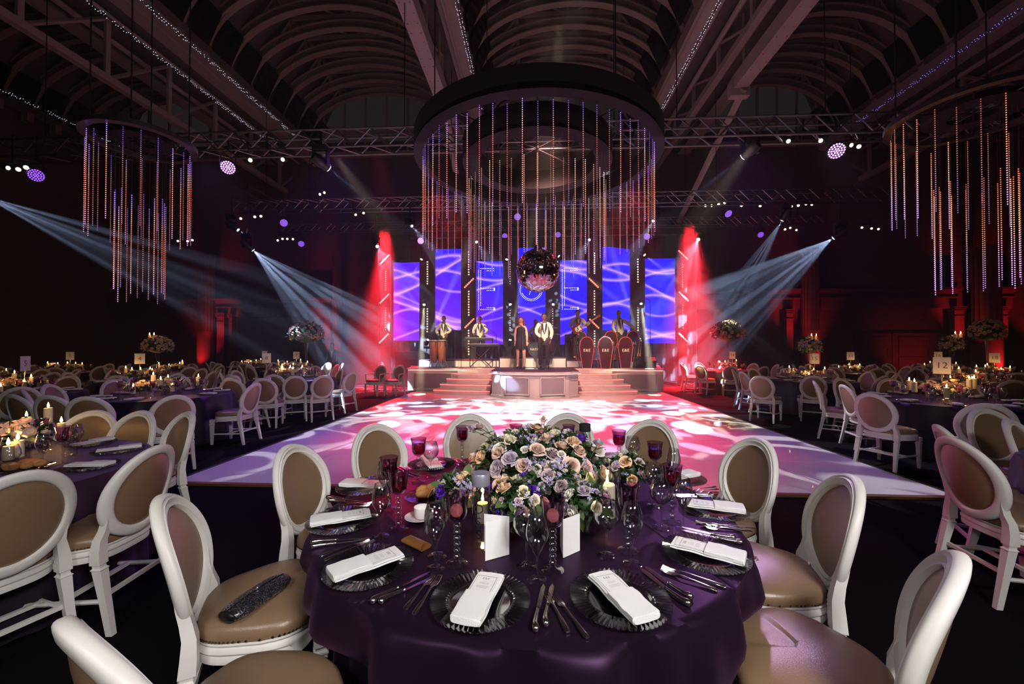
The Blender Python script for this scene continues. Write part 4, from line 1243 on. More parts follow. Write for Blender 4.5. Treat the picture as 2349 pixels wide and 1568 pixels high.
# ---- instruments and stands
CHR = M('chrome', (0.8, 0.78, 0.8), 0.12, 1.0)
WOODR = M('conga_shell', (0.30, 0.09, 0.05), 0.3, coat=0.5, var=0.15); DRUMH = M('drum_skin', (0.62, 0.45, 0.32), 0.6); DRUMR = M('dark_red_shell', (0.10, 0.015, 0.02), 0.2, coat=0.6)
def mic(px, D, z, h, boom, label, hang=None):
    p = stand_at(px, D, z)
    t = thing('microphone_stand', label, 'microphone stand', p)
    obj('base', MB().lathe([(0.12, 0), (0.12, 0.015), (0.02, 0.03)], 14), BLKMET, parent=t)
    obj('pole', MB().tube([(0, 0, 0.02), (0, 0, h)], 0.011, 8), BLKMET, parent=t)
    if boom:
        obj('boom', MB().tube([(0, 0, h), (boom, -0.05, h + abs(boom) * 0.75)], 0.009, 8), BLKMET, parent=t)
        e = (boom, -0.05, h + abs(boom) * 0.75)
    else: e = (0, -0.02, h)
    obj('microphone', MB().tube([e, (e[0] - 0.10, e[1], e[2] + 0.06)], [0.014, 0.018], 8).ball((e[0] - 0.12, e[1], e[2] + 0.072), 0.026, 8, 6), BLKMET, parent=t)
mic(1197, 13.15, ZD + 0.03, 1.38, 0, 'microphone stand in front of the woman'); mic(1242, 13.05, ZD + 0.03, 1.46, 0, 'microphone stand in front of the man in cream jacket')
mic(1044, 14.7, ZD, 1.3, -0.35, 'boom microphone stand beside the conga player'); mic(1138, 14.7, ZD, 1.2, -0.3, 'boom microphone stand right of the keyboards'); mic(1183, 15.0, ZD + 0.4, 1.4, 0.15, 'boom stand behind the woman')
mic(1492, 15.2, ZD + 0.27, 2.2, 0, 'tall thin stand in front of the last screen')
root = None
for i, px in enumerate((995, 1014)):
    p = stand_at(px, 14.55, ZD)
    lab = ('left', 'right')[i] + ' one of the two red conga drums on stands'
    if root is None:
        root = t = thing('conga_drum', lab, 'drum', p, group='conga drums')
        obj('shell', MB().lathe([(0.10, 0.18), (0.13, 0.35), (0.155, 0.6), (0.15, 0.85), (0.135, 0.95)], 20), WOODR, parent=t)
        obj('drum_head', MB().lathe([(0.14, 0.95), (0.142, 0.97), (0.13, 0.985), (0.01, 0.987)], 20), DRUMH, parent=t)
        obj('rim', MB().lathe([(0.145, 0.93), (0.15, 0.93), (0.15, 0.965), (0.145, 0.965)], 20, cap=False), CHR, parent=t)
        lg = MB().tube([(0.08, 0, 0.40), (0.24, 0, 0.01)], 0.012, 6).mesh('leg', CHR)
        for j in range(3): obj('leg', lg, parent=t, rot=(0, 0, j * 2.094 + 0.5))
        lu = MB().tube([(0.155, 0, 0.95), (0.165, 0, 0.75)], 0.008, 6).mesh('lug', CHR)
        for j in range(6): obj('lug', lu, parent=t, rot=(0, 0, j * 1.047))
    else: dup(root, p, 0.3, lab)
IVORY = M('piano_keys', (0.75, 0.72, 0.68), 0.4)
for i, (px, z, w_, lab) in enumerate(((1098, 1.02, 1.05, 'upper keyboard on the two-tier stand'), (1108, 0.80, 1.25, 'lower keyboard on the two-tier stand'))):
    p = stand_at(px, 14.75, ZD + z)
    t = thing('keyboard', lab, 'keyboard', p)
    obj('case', MB().box((0, 0, 0), (w_, 0.30, 0.08)), BLKMET, parent=t)
    ks = MB()
    for j in range(28): ks.box((-w_ * 0.44 + j * w_ * 0.88 / 27, 0.06, 0.045), (w_ * 0.028, 0.14, 0.012))
    obj('keys', ks, IVORY, parent=t)
    obj('control_panel', MB().box((0, -0.10, 0.05), (w_ * 0.9, 0.07, 0.02)), GREYP, parent=t)
p = stand_at(1103, 14.75, ZD)
t = thing('keyboard_stand', 'black two-tier stand under the keyboards', 'stand', p)
for s in (-1, 1):
    obj('leg', MB().tube([(s * 0.4, -0.05, 0.0), (-s * 0.4, -0.05, 0.755)], 0.018, 6), BLKMET, parent=t)
    obj('post', MB().tube([(s * 0.42, 0.12, 0.02), (s * 0.42, 0.12, 0.985)], 0.016, 6).tube([(s * 0.42, 0.12, 0.97), (s * 0.42, -0.12, 0.975)], 0.012, 6), BLKMET, parent=t)
obj('crossbar', MB().tube([(-0.45, 0, 0.745), (0.45, 0, 0.745)], 0.012, 6), BLKMET, parent=t)
# drum kit
p = stand_at(1228, 15.15, ZD + 0.36)
t = thing('drum_kit', 'dark red drum kit on the riser behind the singers', 'drum kit', p)
obj('bass_drum', MB().lathe([(0.27, -0.2), (0.28, -0.18), (0.28, 0.18), (0.27, 0.2)], 28, m=T(0, 0, 0.29) @ RX(PI / 2)), DRUMR, parent=t)
bd = obj('drum_head', MB().lathe([(0.255, 0.201), (0.01, 0.206)], 28, m=T(0, 0, 0.29) @ RX(PI / 2)), BLKMET, parent=t)
text('NATAL', 0.12, PAPER, bd, (0, -0.215, 0.29), (PI / 2, 0, 0))
for x, y, z, r, h in ((-0.22, 0.05, 0.66, 0.14, 0.18), (0.20, 0.05, 0.66, 0.15, 0.2), (0.50, 0.2, 0.42, 0.19, 0.36), (-0.50, 0.15, 0.58, 0.17, 0.12)):
    d = obj('tom_drum', MB().lathe([(r, 0), (r * 1.03, 0.01), (r, 0.02), (r, h), (r * 1.03, h + 0.005)], 20), DRUMR, parent=t, loc=(x, y, z - h / 2))
    obj('drum_head', MB().lathe([(r, h + 0.006), (0.01, h + 0.01)], 20), DRUMH, parent=d)
    obj('leg', MB().tube([(0, 0, 0.0), (0, 0.05, -(z - h / 2) + 0.01)], 0.012, 6), CHR, parent=d)
for x, y, z, r in ((-0.62, 0.1, 1.05, 0.22), (0.62, 0.15, 1.12, 0.24), (-0.35, 0.35, 1.22, 0.2), (0.85, 0.2, 0.85, 0.18)):
    c_ = obj('cymbal', MB().lathe([(r, 0), (0.05, 0.02), (0.03, 0.035), (0.005, 0.04)], 24), BRASS, parent=t, loc=(x, y, z), rot=(0.18, 0.1, 0))
    obj('cymbal_stand', MB().tube([(0, 0, 0.05), (0, 0, -z + 0.35)], 0.009, 6).tube([(0, 0, -z + 0.5), (0.18, 0, -z + 0.01)], 0.009, 5).tube([(0, 0, -z + 0.5), (-0.1, 0.15, -z + 0.01)], 0.009, 5).tube([(0, 0, -z + 0.5), (-0.1, -0.15, -z + 0.01)], 0.009, 5), CHR, parent=c_)
t = thing('drum_stool', 'round stool under the drummer', 'stool', stand_at(1229, 15.65, ZD + 0.36))
obj('seat', MB().lathe([(0.17, 0.46), (0.18, 0.50), (0.17, 0.53), (0.01, 0.535)], 18), BLKMET, parent=t)
obj('base', MB().tube([(0, 0, 0.47), (0, 0, 0.1)], 0.02, 8).tube([(0, 0, 0.2), (0.2, 0, 0.01)], 0.012, 6).tube([(0, 0, 0.2), (-0.1, 0.17, 0.01)], 0.012, 6).tube([(0, 0, 0.2), (-0.1, -0.17, 0.01)], 0.012, 6), CHR, parent=t)
# bass guitar held by the bassist
p = stand_at(1325, 15.2, ZD + 0.27); mm_ = Euler((0, -0.52, 0.12))
GTR = M('sunburst_red', (0.28, 0.03, 0.02), 0.2, coat=0.8)
t = thing('bass_guitar', 'red bass guitar with a white pickguard held by the bassist', 'guitar', p + Vector((-0.02, -0.26, 1.14)), rot=mm_)
body = [(-0.22, 0.02), (-0.20, 0.12), (-0.10, 0.16), (0.0, 0.12), (0.12, 0.17), (0.20, 0.13), (0.13, 0.05), (0.12, 0.0), (0.17, -0.08), (0.14, -0.15), (0.02, -0.12), (-0.10, -0.16), (-0.20, -0.11)]
obj('body', MB().prism(body[::-1], -0.02, 0.02, m=RX(PI / 2)), GTR, parent=t, smooth=50)
obj('pickguard', MB().prism([(x * 0.6 + 0.02, y * 0.62 - 0.01) for x, y in body][::-1], 0.021, 0.026, m=RX(PI / 2)), PAPER, parent=t, smooth=0)
obj('neck', MB().box((0.48, -0.03, 0.01), (0.72, 0.02, 0.045)), M('maple_neck', (0.30, 0.14, 0.07), 0.4), parent=t)
obj('headstock', MB().box((0.90, -0.03, 0.02), (0.16, 0.02, 0.08)), GTR, parent=t)
obj('pickup', MB().box((0.0, -0.032, 0), (0.03, 0.012, 0.09)), BLKMET, parent=t)
obj('strap', MB().tube([(-0.2, 0.0, 0.0), (-0.14, 0.07, 0.22), (0.12, 0.14, 0.30), (0.18, 0.02, 0.12)], 0.02, 6, flat=0.3), BLKMET, parent=t)
# amplifiers, wedge, cases
def amp(px, D, z, w_, h, lab, txt=None):
    t = thing('amplifier', lab, 'amplifier', stand_at(px, D, z))
    obj('cabinet', MB().box((0, 0, h / 2), (w_, 0.3, h)), BLKMET, parent=t)
    obj('grille', MB().box((0, -0.155, h * 0.42), (w_ * 0.88, 0.012, h * 0.7)), BLACK, parent=t)
    obj('handle', MB().tube([(-0.08, 0, h), (-0.07, 0, h + 0.03), (0.07, 0, h + 0.03), (0.08, 0, h)], 0.01, 6), BLKMET, parent=t)
    if txt: text(txt, 0.12, PAPER, t, (0, -0.165, h * 0.9), (PI / 2, 0, 0))
amp(1311, 15.6, ZD + 0.27, 0.5, 0.95, 'black bass amplifier beside the bassist', 'UP')
amp(935, 16.0, 0.03, 0.9, 1.35, 'black equipment rack left of the stage')
t = thing('floor_monitor', 'black wedge monitor at the right end of the deck', 'speaker', stand_at(1478, 14.6, ZD))
obj('cabinet', MB().prism([(-0.25, 0), (0.25, 0), (0.22, 0.3), (-0.05, 0.38), (-0.25, 0.25)], -0.35, 0.35, m=RZ(PI / 2) @ RX(PI / 2)), BLKMET, parent=t, smooth=0)
obj('grille', MB().box((0, -0.235, 0.15), (0.6, 0.012, 0.2)), BLACK, parent=t)

# hung side curtains of the rig at the stage ends: small black flags
p = Q(895, 562, 17.7)
t = thing('masking_panel', 'small black masking panel above the first screen', 'panel', (p.x, 18.0 - 0.17, p.z))
obj('panel', MB().box((0, 0, 0), (1.35, 0.04, 1.15)), BLACK, parent=t)
for x in (-0.5, 0.5): obj('hanger_cable', MB().tube([(x, 0, 0.5), (x, 0, 6.84 - p.z)], 0.01, 5), BLKMET, parent=t)
# ================================================================== CHAIRS
def seat_outline(n=64, k=1.0):
    pts = []
    for i in range(n):
        a = 2 * PI * i / n
        c, s = cos(a), sin(a)
        e = 0.62
        x = (abs(c) ** e) * (1 if c > 0 else -1); y = (abs(s) ** e) * (1 if s > 0 else -1)
        wd_ = 0.265 if y > 0 else 0.265 + 0.045 * y
        yy = y * 0.235
        if y > 0: yy += 0.035 * cos(x * PI * 0.95) * y ** 2
        xx = x * wd_ + (0.012 * sin(y * PI) * (1 if x > 0 else -1) if abs(x) > 0.5 else 0)
        pts.append((xx * k * 0.96, yy * k * 0.95 - 0.004))
    return pts


def ring_pts(n=48):
    return [(0.205 * cos(2 * PI * i / n), 0.215 * sin(2 * PI * i / n)) for i in range(n)]


LEAN = 0.23
BZ = 0.712                                             # height of the oval's centre
def lean(x, y, z): return (x, y - 0.215 - (z - 0.45) * LEAN - 0.03 + 0.95 * x * x, z)


def chair_meshes():
    m = {}
    so = seat_outline()
    b = MB()
    lv = ((1.0, 0.452), (1.012, 0.47), (0.995, 0.492), (0.93, 0.508), (0.75, 0.520), (0.45, 0.528), (0.12, 0.530))
    vs = []
    for k, z in lv: vs += [(x * k, y * k, z - 0.012 * (y > 0.2) * (1 - k)) for x, y in so]
    n = len(so); fs = [(i * n + j, i * n + (j + 1) % n, (i + 1) * n + (j + 1) % n, (i + 1) * n + j) for i in range(len(lv) - 1) for j in range(n)]
    fs.append(tuple((len(lv) - 1) * n + j for j in range(n)))
    m['seat'] = b.add(vs, fs).mesh('seat', TAN, 60)
    b = MB(); vs = []
    rl = ((0.94, 0.452), (1.005, 0.452), (1.012, 0.445), (0.99, 0.436), (1.02, 0.425), (1.025, 0.415), (0.995, 0.405), (1.01, 0.392), (1.005, 0.375), (0.95, 0.372), (0.92, 0.38))
    for k, z in rl:
        vs += [(x * k, y * k, z - (0.016 * (0.5 + 0.5 * cos(x * 24)) * (z < 0.41) if y > 0.1 else 0)) for x, y in so]
    fs = [(i * n + (j + 1) % n, i * n + j, (i + 1) * n + j, (i + 1) * n + (j + 1) % n) for i in range(len(rl) - 1) for j in range(n)]
    m['seat_rail'] = b.add(vs, fs).mesh('seat_rail', WHITE, 40)
    b = MB(); big = seat_outline(176)
    for i, (x, y) in enumerate(big):
        if i % 2 == 0 and y > -0.20: b.ball((x * 1.012, y * 1.012, 0.459), 0.0052, 5, 3)
    m['nail_trim'] = b.mesh('nail_trim', BRASS)
    # oval back frame: a moulded section swept round the oval
    sec = [(-0.027, 0.002), (-0.026, 0.015), (-0.019, 0.023), (-0.014, 0.020), (-0.012, 0.012), (-0.004, 0.014), (0.004, 0.023), (0.010, 0.024), (0.013, 0.015), (0.021, 0.017), (0.027, 0.011), (0.0295, 0.003), (0.0295, -0.010), (0.027, -0.016), (0.021, -0.0205), (0.008, -0.0225), (-0.012, -0.0225), (-0.022, -0.018), (-0.027, -0.010)]
    N = 56
    def fr(u, v):
        a = 2 * PI * u; o, d = sec[int(round(v * len(sec))) % len(sec)]
        nx, nz = cos(a), sin(a)
        x, z = (0.209 + o) * nx, BZ + (0.226 + o) * nz
        if nz < -0.2: x *= 1 + 0.03 * (-nz - 0.2)
        p = lean(x, 0, z); return (p[0], p[1] + d, p[2])
    m['back_frame'] = MB().grid(fr, N, len(sec), cu=True, cv=True).mesh('back_frame', WHITE, 50)
    b = MB()
    for sgn in (1, -1):
        def pad(u, v, sgn=sgn):
            a = 2 * PI * u; k = v; p = lean(0.194 * k * cos(a), 0, BZ + 0.211 * k * sin(a))
            return (p[0], p[1] + sgn * (0.006 + 0.014 * (1 - k ** 4)), p[2])
        g = MB().grid(pad, 40, 7, cu=True)
        if sgn < 0: g.f = [f[::-1] for f in g.f]
        b.add(g.v, g.f)
    m['back_pad'] = b.mesh('back_pad', TAN, 60)
    def sq(b, path):                                   # path of (x, y, z, half width x, half width y)
        vs = []
        for x, y, z, hx, hy in path: vs += [(x - hx, y - hy, z), (x + hx, y - hy, z), (x + hx, y + hy, z), (x - hx, y + hy, z)]
        k = len(path)
        fs = [(i * 4 + j, i * 4 + (j + 1) % 4, i * 4 + 4 + (j + 1) % 4, i * 4 + 4 + j) for i in range(k - 1) for j in range(4)]
        return b.add(vs, fs + [(3, 2, 1, 0), (k * 4 - 4, k * 4 - 3, k * 4 - 2, k * 4 - 1)])
    for s, n_ in ((-1, 'l'), (1, 'r')):
        x = s * 0.205
        m['rear_' + n_] = sq(MB(), [(x * 1.06, -0.305, 0, 0.015, 0.016), (x * 1.02, -0.262, 0.20, 0.019, 0.019), (x, -0.232, 0.345, 0.023, 0.024), (x, -0.231, 0.35, 0.027, 0.028), (x, -0.229, 0.36, 0.019, 0.02), (x, -0.227, 0.372, 0.019, 0.02), (x, -0.226, 0.377, 0.026, 0.027), (x, -0.222, 0.44, 0.025, 0.025),
                                    (x * 0.96, lean(0.19, 0, 0.50)[1], 0.50, 0.022, 0.022), (x * 0.90, lean(0.185, 0, 0.55)[1], 0.55, 0.019, 0.02), (x * 0.91, lean(0.185, 0, 0.60)[1], 0.60, 0.016, 0.019), (x * 0.99, lean(0.2, 0, 0.655)[1], 0.655, 0.008, 0.016)]).mesh('leg', WHITE, 30)
        x = s * 0.215
        m['front_' + n_] = sq(MB(), [(x, 0.205, 0, 0.014, 0.014), (x, 0.205, 0.02, 0.015, 0.015), (x, 0.205, 0.315, 0.024, 0.024), (x, 0.205, 0.32, 0.028, 0.028), (x, 0.205, 0.328, 0.028, 0.028), (x, 0.205, 0.334, 0.02, 0.02), (x, 0.205, 0.345, 0.02, 0.02), (x, 0.205, 0.35, 0.027, 0.027), (x, 0.205, 0.40, 0.027, 0.027)]).mesh('leg', WHITE, 30)
        m['side_' + n_] = MB().tube([(s * 0.21, 0.205, 0.165), (s * 0.21, -0.262, 0.175)], 0.012, 6).mesh('stretcher', WHITE)
    m['cross'] = MB().box((0, -0.03, 0.17), (0.42, 0.022, 0.02)).box((0, -0.25, 0.20), (0.42, 0.018, 0.022)).mesh('stretcher', WHITE)
    return m


CHM = chair_meshes()


def build_chair(label):
    t = thing('oval_back_chair', label, 'chair')
    for nm, key in (('seat', 'seat'), ('seat_rail', 'seat_rail'), ('back_frame', 'back_frame'), ('back_pad', 'back_pad'), ('leg', 'rear_l'), ('leg', 'rear_r'), ('leg', 'front_l'), ('leg', 'front_r'), ('stretcher', 'side_l'), ('stretcher', 'side_r'), ('stretcher', 'cross')):
        o = obj(nm, CHM[key], parent=t)
    obj('nail_trim', CHM['nail_trim'], parent=t, kind='stuff')
    return t


CHAIR0 = None
PLACED = []


def put_chair(xy, facing, label, group):
    """xy: seat centre; facing: point the sitter looks at"""
    global CHAIR0
    d = Vector((facing[0] - xy[0], facing[1] - xy[1])); rz = atan2(d.y, d.x) - PI / 2
    PLACED.append((xy[0], xy[1]))
    if CHAIR0 is None:
        CHAIR0 = build_chair(label); CHAIR0.location = (xy[0], xy[1], 0); CHAIR0.rotation_euler = (0, 0, rz); CHAIR0['group'] = group
        return CHAIR0
    return dup(CHAIR0, (xy[0], xy[1], 0), rz, label, group)


def chair_at(px, py, tc, label, group, twist=0.0):
    """chair whose back tops out at this pixel, facing the table centre tc"""
    p = P(px, py, 0.955)
    d = Vector((tc[0] - p.x, tc[1] - p.y)).normalized()
    d = Vector((d.x * cos(twist) - d.y * sin(twist), d.x * sin(twist) + d.y * cos(twist)))
    c_ = Vector((p.x, p.y)) + d * 0.33
    return put_chair((c_.x, c_.y), (c_.x + d.x, c_.y + d.y), label, group)


MT = C(0.07, 2.05)                                       # near table
GM = 'chairs round the near table'
for px, py, tw, lab in ((1077, 953, 0, 'white oval-back chair across the near table, behind the flowers on their left'), (1303, 951, 0, 'white oval-back chair across the near table, behind the tall single rose'),
                        (1497, 966, -0.05, 'white oval-back chair across the near table, right of the flowers'), (861, 976, 0.10, 'white oval-back chair behind the red goblets, with sheen down its back'),
                        (674, 1024, 0.15, 'white oval-back chair at the left of the near table, second from the bag'), (390, 1142, 0.17, 'white oval-back chair holding the glittering black clutch bag'),
                        (212, 1424, 0.2, 'white oval-back chair cut off at the bottom left corner'), (1733, 1009, -0.2, 'white oval-back chair right of the near table, closest to the dance floor'),
                        (1938, 1095, -0.2, 'white oval-back chair right of the near table with its creased tan seat in view'), (2166, 1275, -0.12, 'white oval-back chair at the bottom right corner, seen from close')):
    chair_at(px, py, MT, lab, GM, tw)
MAINCH = list(PLACED)

# ================================================================== TABLES AND CLOTHS
def cloth_mesh(name, mat, na=96, nz=9, push=None, seed=0, amp=1.0):
    R0 = 0.972
    def f(u, v):
        a = 2 * PI * u
        if v <= 0.5:                                       # the top, then over the rim
            k = v / 0.5; r = (R0 - 0.004) * k ** 0.8
            return (r * cos(a), r * sin(a), 0.7505 + 0.0012 * sin(a * 3 + r * 9 + seed) * k)
        t_ = (v - 0.5) / 0.5
        z = 0.7505 - 0.735 * t_ ** 1.15
        dr = amp * t_ ** 0.55 * (0.034 * sin(a * 13 + seed + 1.2 * t_) + 0.016 * abs(sin(a * 9 + 0.7))  + 0.026 * sin(a * 22 + 1.3 * seed) + 0.014 * sin(a * 37)) + 0.035 * t_
        r = R0 + dr + 0.006 * min(1, t_ * 12)
        if push:
            for (ca, wdt) in push:
                da = (a - ca + PI) % (2 * PI) - PI
                zz = min(1.0, max(0.0, (0.60 - z) / 0.14))
                r -= (0.13 + dr * 0.6) * exp(-(da / wdt) ** 4) * zz
        return (r * cos(a), r * sin(a), max(z, 0.004))
    return MB().grid(f, na, nz * 2 + 1, cu=True).mesh(name, mat, 70)


TAF = M('purple_taffeta', (0.014, 0.0072, 0.0155), 0.42, metal=0.4, sheen=0.05, sheen_tint=(0.75, 0.35, 0.95), spec=0.3, var=0.12, scale=2.5)
nt = TAF.node_tree; b = nt.nodes['Principled BSDF']
b.inputs['Specular Tint'].default_value = (0.85, 0.45, 1.0, 1)
tc = nt.nodes.new('ShaderNodeTexCoord'); x, y, z = xyz(nt, tc.outputs['Object'])
no = nt.nodes.new('ShaderNodeTexNoise'); no.inputs['Scale'].default_value = 5.0; no.inputs['Detail'].default_value = 3
cr = ((x * 0.92 + y * 0.30 - 0.45).abs() * -260.0).exp() + ((y * 0.95 - x * 0.30 - 0.3).abs() * -260.0).exp() * 0.7 + V(nt, no.outputs[0]) * 1.3
bp = nt.nodes.new('ShaderNodeBump'); bp.inputs['Strength'].default_value = 0.5; bp.inputs['Distance'].default_value = 0.008
nt.links.new(cr.k, bp.inputs['Height']); nt.links.new(bp.outputs[0], b.inputs['Normal'])
DKC = M('dark_violet_cloth', (0.010, 0.005, 0.014), 0.5, sheen=0.2, sheen_tint=(0.5, 0.3, 0.9), var=0.1)
PLY = M('plywood', (0.3, 0.2, 0.12), 0.7)
tt = MB().lathe([(0.94, 0.715), (0.945, 0.72), (0.945, 0.742), (0.94, 0.746)], 48).mesh('tabletop', PLY)
tl = MB().tube([(0, 0, 0.0), (0, 0, 0.715)], 0.018, 8).mesh('leg', BLKMET)
def build_table(label, loc, group):
    t = thing('round_table', label, 'table', loc, group=group)
    obj('tabletop', tt, parent=t)
    for sx in (-0.45, 0.45):
        for sy in (-0.45, 0.45): obj('leg', tl, parent=t, loc=(sx, sy, 0))
    return t
T0 = build_table('round table hidden under the near purple cloth', MT, 'round banquet tables')
push = [(atan2(y - MT.y, x - MT.x), 0.29) for x, y in MAINCH]
obj('tablecloth', cloth_mesh('tablecloth', TAF, 320, 22, push, 0.6, 1.45), loc=MT, label='floor-length purple taffeta cloth on the near table', cat='tablecloth')
SIDECLOTH = cloth_mesh('tablecloth', DKC, 96, 8, None, 2.0, 0.8)

# ---- small table things: meshes first
def lathe_glass(prof, n=24): return MB().lathe(prof, n, cap=False)
WINE = [(0.036, 0.0), (0.0365, 0.002), (0.010, 0.006), (0.0045, 0.012), (0.0038, 0.03), (0.0038, 0.085), (0.006, 0.095), (0.022, 0.108), (0.042, 0.130), (0.0495, 0.150), (0.047, 0.175), (0.036, 0.212), (0.0345, 0.213), (0.0455, 0.175), (0.0478, 0.150), (0.040, 0.131), (0.020, 0.111), (0.001, 0.104)]
FLUTE = [(0.034, 0.0), (0.0345, 0.002), (0.009, 0.006), (0.004, 0.012), (0.0034, 0.03), (0.0034, 0.072), (0.006, 0.085), (0.020, 0.110), (0.035, 0.140), (0.0395, 0.158), (0.037, 0.185), (0.0265, 0.224), (0.0252, 0.225), (0.0355, 0.185), (0.0378, 0.158), (0.033, 0.141), (0.018, 0.114), (0.001, 0.098)]
stem = [(0.040, 0.0), (0.0405, 0.003), (0.014, 0.009), (0.009, 0.016)]
for i in range(6):
    z0 = 0.018 + i * 0.0222
    stem += [(0.0065, z0), (0.0125, z0 + 0.006), (0.0138, z0 + 0.011), (0.0125, z0 + 0.016)]
stem += [(0.006, 0.152), (0.001, 0.153)]
BOWL = [(0.002, 0.152), (0.012, 0.154), (0.028, 0.164), (0.037, 0.180), (0.040, 0.200), (0.0395, 0.225), (0.046, 0.258), (0.0445, 0.2585), (0.0378, 0.226), (0.0382, 0.200), (0.035, 0.182), (0.026, 0.168), (0.002, 0.160)]
DRINK = [(0.001, 0.1615), (0.025, 0.1695), (0.034, 0.183), (0.0372, 0.200), (0.037, 0.222), (0.001, 0.222)]
DRKP = M('pale_pink_drink', (0.93, 0.82, 0.82), 0.05, thin=True, ior=1.33)
DRK = M('dark_red_lit_drink', (0.62, 0.12, 0.20), 0.05, thin=True, ior=1.33)  # dark drink with the red light on it put into the colour
gm = {'wine': lathe_glass(WINE, 28).mesh('bowl', GLASS, 50), 'flute': lathe_glass(FLUTE, 28).mesh('bowl', GLASS, 50), 'stem': lathe_glass(stem, 18).mesh('bubble_stem', GLASS, 50),
      'bowl': lathe_glass(BOWL, 28).mesh('bowl', LILAC, 50), 'drink': lathe_glass(DRINK, 24).mesh('drink', DRK, 50), 'pale': lathe_glass(DRINK, 24).mesh('drink', DRKP, 50)}
lo = {'wine': lathe_glass(WINE, 12).mesh('bowl', THIN, 50), 'flute': lathe_glass(FLUTE, 12).mesh('bowl', THIN, 50), 'stem': lathe_glass(stem[::2] + [stem[-1]], 8).mesh('bubble_stem', THIN, 50), 'bowl': lathe_glass(BOWL, 12).mesh('bowl', LILAC, 50)}


def glassware(kind, loc, label, group=None, drink=False, lowres=False, rz=0):
    g = lo if lowres else gm
    if kind in ('wine', 'flute'):
        o = obj({'wine': 'wine_glass', 'flute': 'champagne_glass'}[kind], g[kind], loc=loc, rot=(0, 0, rz))
        return tag(o, label, 'glass', group)
    t = thing('goblet', label, 'goblet', loc, rz, group)
    obj('bubble_stem', g['stem'], parent=t); obj('bowl', g['bowl'], parent=t)
    if drink: obj('drink', g['pale' if drink == 2 else 'drink'], parent=t)
    return t


# glass charger with ribbed rim
def charger(n=240, ribs=60, mat=GLASS):
    prof = [(0.001, 0.002), (0.092, 0.002), (0.099, 0.004), (0.108, 0.011), (0.150, 0.014), (0.1555, 0.0165), (0.1555, 0.019), (0.149, 0.0185), (0.108, 0.0165), (0.100, 0.0155), (0.094, 0.008), (0.088, 0.0055), (0.001, 0.0055)]
    def f(u, v):
        i = int(round(v * (len(prof) - 1))); r, z = prof[i]; a = 2 * PI * u
        if 2 < i < 9 and 0.102 < r: z += (0.0042 if i > 5 else -0.0012) * (1 - abs(((u * ribs) % 1) * 2 - 1) * 2)
        if i in (5, 6): r += 0.0012 * sin(a * ribs)
        return (r * cos(a), r * sin(a), z)
    return MB().grid(f, n, len(prof), cu=True).mesh('glass_plate', mat, 25)
PGLASS = M('pressed_glass', (0.93, 0.93, 0.95), 0.10, thin=True, ior=1.9, spec=1.6)
PLATE = charger(mat=PGLASS); PLATELO = charger(60, 30, THIN)

def napkin_mesh(seed, lo_=False):
    b = MB(); r_ = random.Random(seed); nx, ny = (6, 6) if lo_ else (26, 30)
    def slab(x0, x1, y0, y1, z0, z1, wob):
        def f(u, v):
            a = 2 * PI * u; c, s_ = cos(a), sin(a); e = 0.22
            x = (abs(c) ** e) * (1 if c > 0 else -1); z = (abs(s_) ** 0.8) * (1 if s_ > 0 else -1)
            y = y0 + (y1 - y0) * v
            k = 1 - 0.03 * (abs(v - 0.5) * 2) ** 6
            return ((x0 + x1) / 2 + x * (x1 - x0) / 2 * k + wob * 0.0015 * sin(v * 9 + seed), y, (z0 + z1) / 2 + z * (z1 - z0) / 2 + wob * 0.0009 * sin(y * 60 + x * 3 + seed))
        g = MB().grid(f, 8 if lo_ else 20, 3 if lo_ else 22, cu=True); n = 8 if lo_ else 20; m_ = 3 if lo_ else 22
        g.f.append(tuple(i * m_ for i in range(n))[::-1]); g.f.append(tuple(i * m_ + m_ - 1 for i in range(n)))
        b.add(g.v, g.f)
    slab(-0.046, 0.046, -0.130, 0.118, 0.0, 0.008, 1)
    slab(-0.044, 0.045, -0.128, 0.115, 0.0082, 0.0155, 1)
    slab(-0.0455, 0.0455, -0.131, -0.004, 0.0185, 0.0235, 1.4)
    slab(-0.0455, -0.041, -0.131, -0.004, 0.008, 0.022, 0)
    slab(0.041, 0.0455, -0.131, -0.004, 0.008, 0.022, 0)
    slab(-0.045, 0.045, -0.134, -0.124, 0.002, 0.0225, 1)
    return b.mesh('napkin', LINEN, 40)
NAPS = [napkin_mesh(i) for i in range(4)]; NAPLO = napkin_mesh(9, True)

MENU = MB().box((0, 0, 0), (0.076, 0.13, 0.0012)).mesh('menu_card', PAPER, 0)
fl = MB()
for c_, d_ in (((0, 0.048, 0.0008), (0.066, 0.0011, 0.0003)), ((-0.033, 0.0, 0.0008), (0.0011, 0.097, 0.0003)), ((0.033, 0.0, 0.0008), (0.0011, 0.097, 0.0003))): fl.box(c_, d_)
FRAME = fl.mesh('printed_border', INK, 0)
lines = MB()
rr_ = random.Random(3)
for i, (yy, L) in enumerate(((0.020, 0.014), (0.012, 0.022), (0.008, 0.03), (0.004, 0.026), (-0.006, 0.034), (-0.010, 0.040), (-0.014, 0.038), (-0.018, 0.032))):
    x = -L / 2
    while x < L / 2:
        w_ = rr_.uniform(0.0025, 0.006); lines.box((x + w_ / 2, yy, 0.0008), (w_, 0.0013, 0.0002)); x += w_ + 0.0013
LINES = lines.mesh('printed_lines', M('pale_print', (0.5, 0.49, 0.5), 0.7), 0)


def menu(loc, rot, label):
    t = thing('menu_card', label, 'menu', loc, rot=rot, group='menus on the near table')
    obj('card', MENU, parent=t); obj('printed_border', FRAME, parent=t); obj('printed_lines', LINES, parent=t)
    text('E&E', 0.014, INK, t, (0, 0.034, 0.0009), (0, 0, 0), space=1.1)
    return t


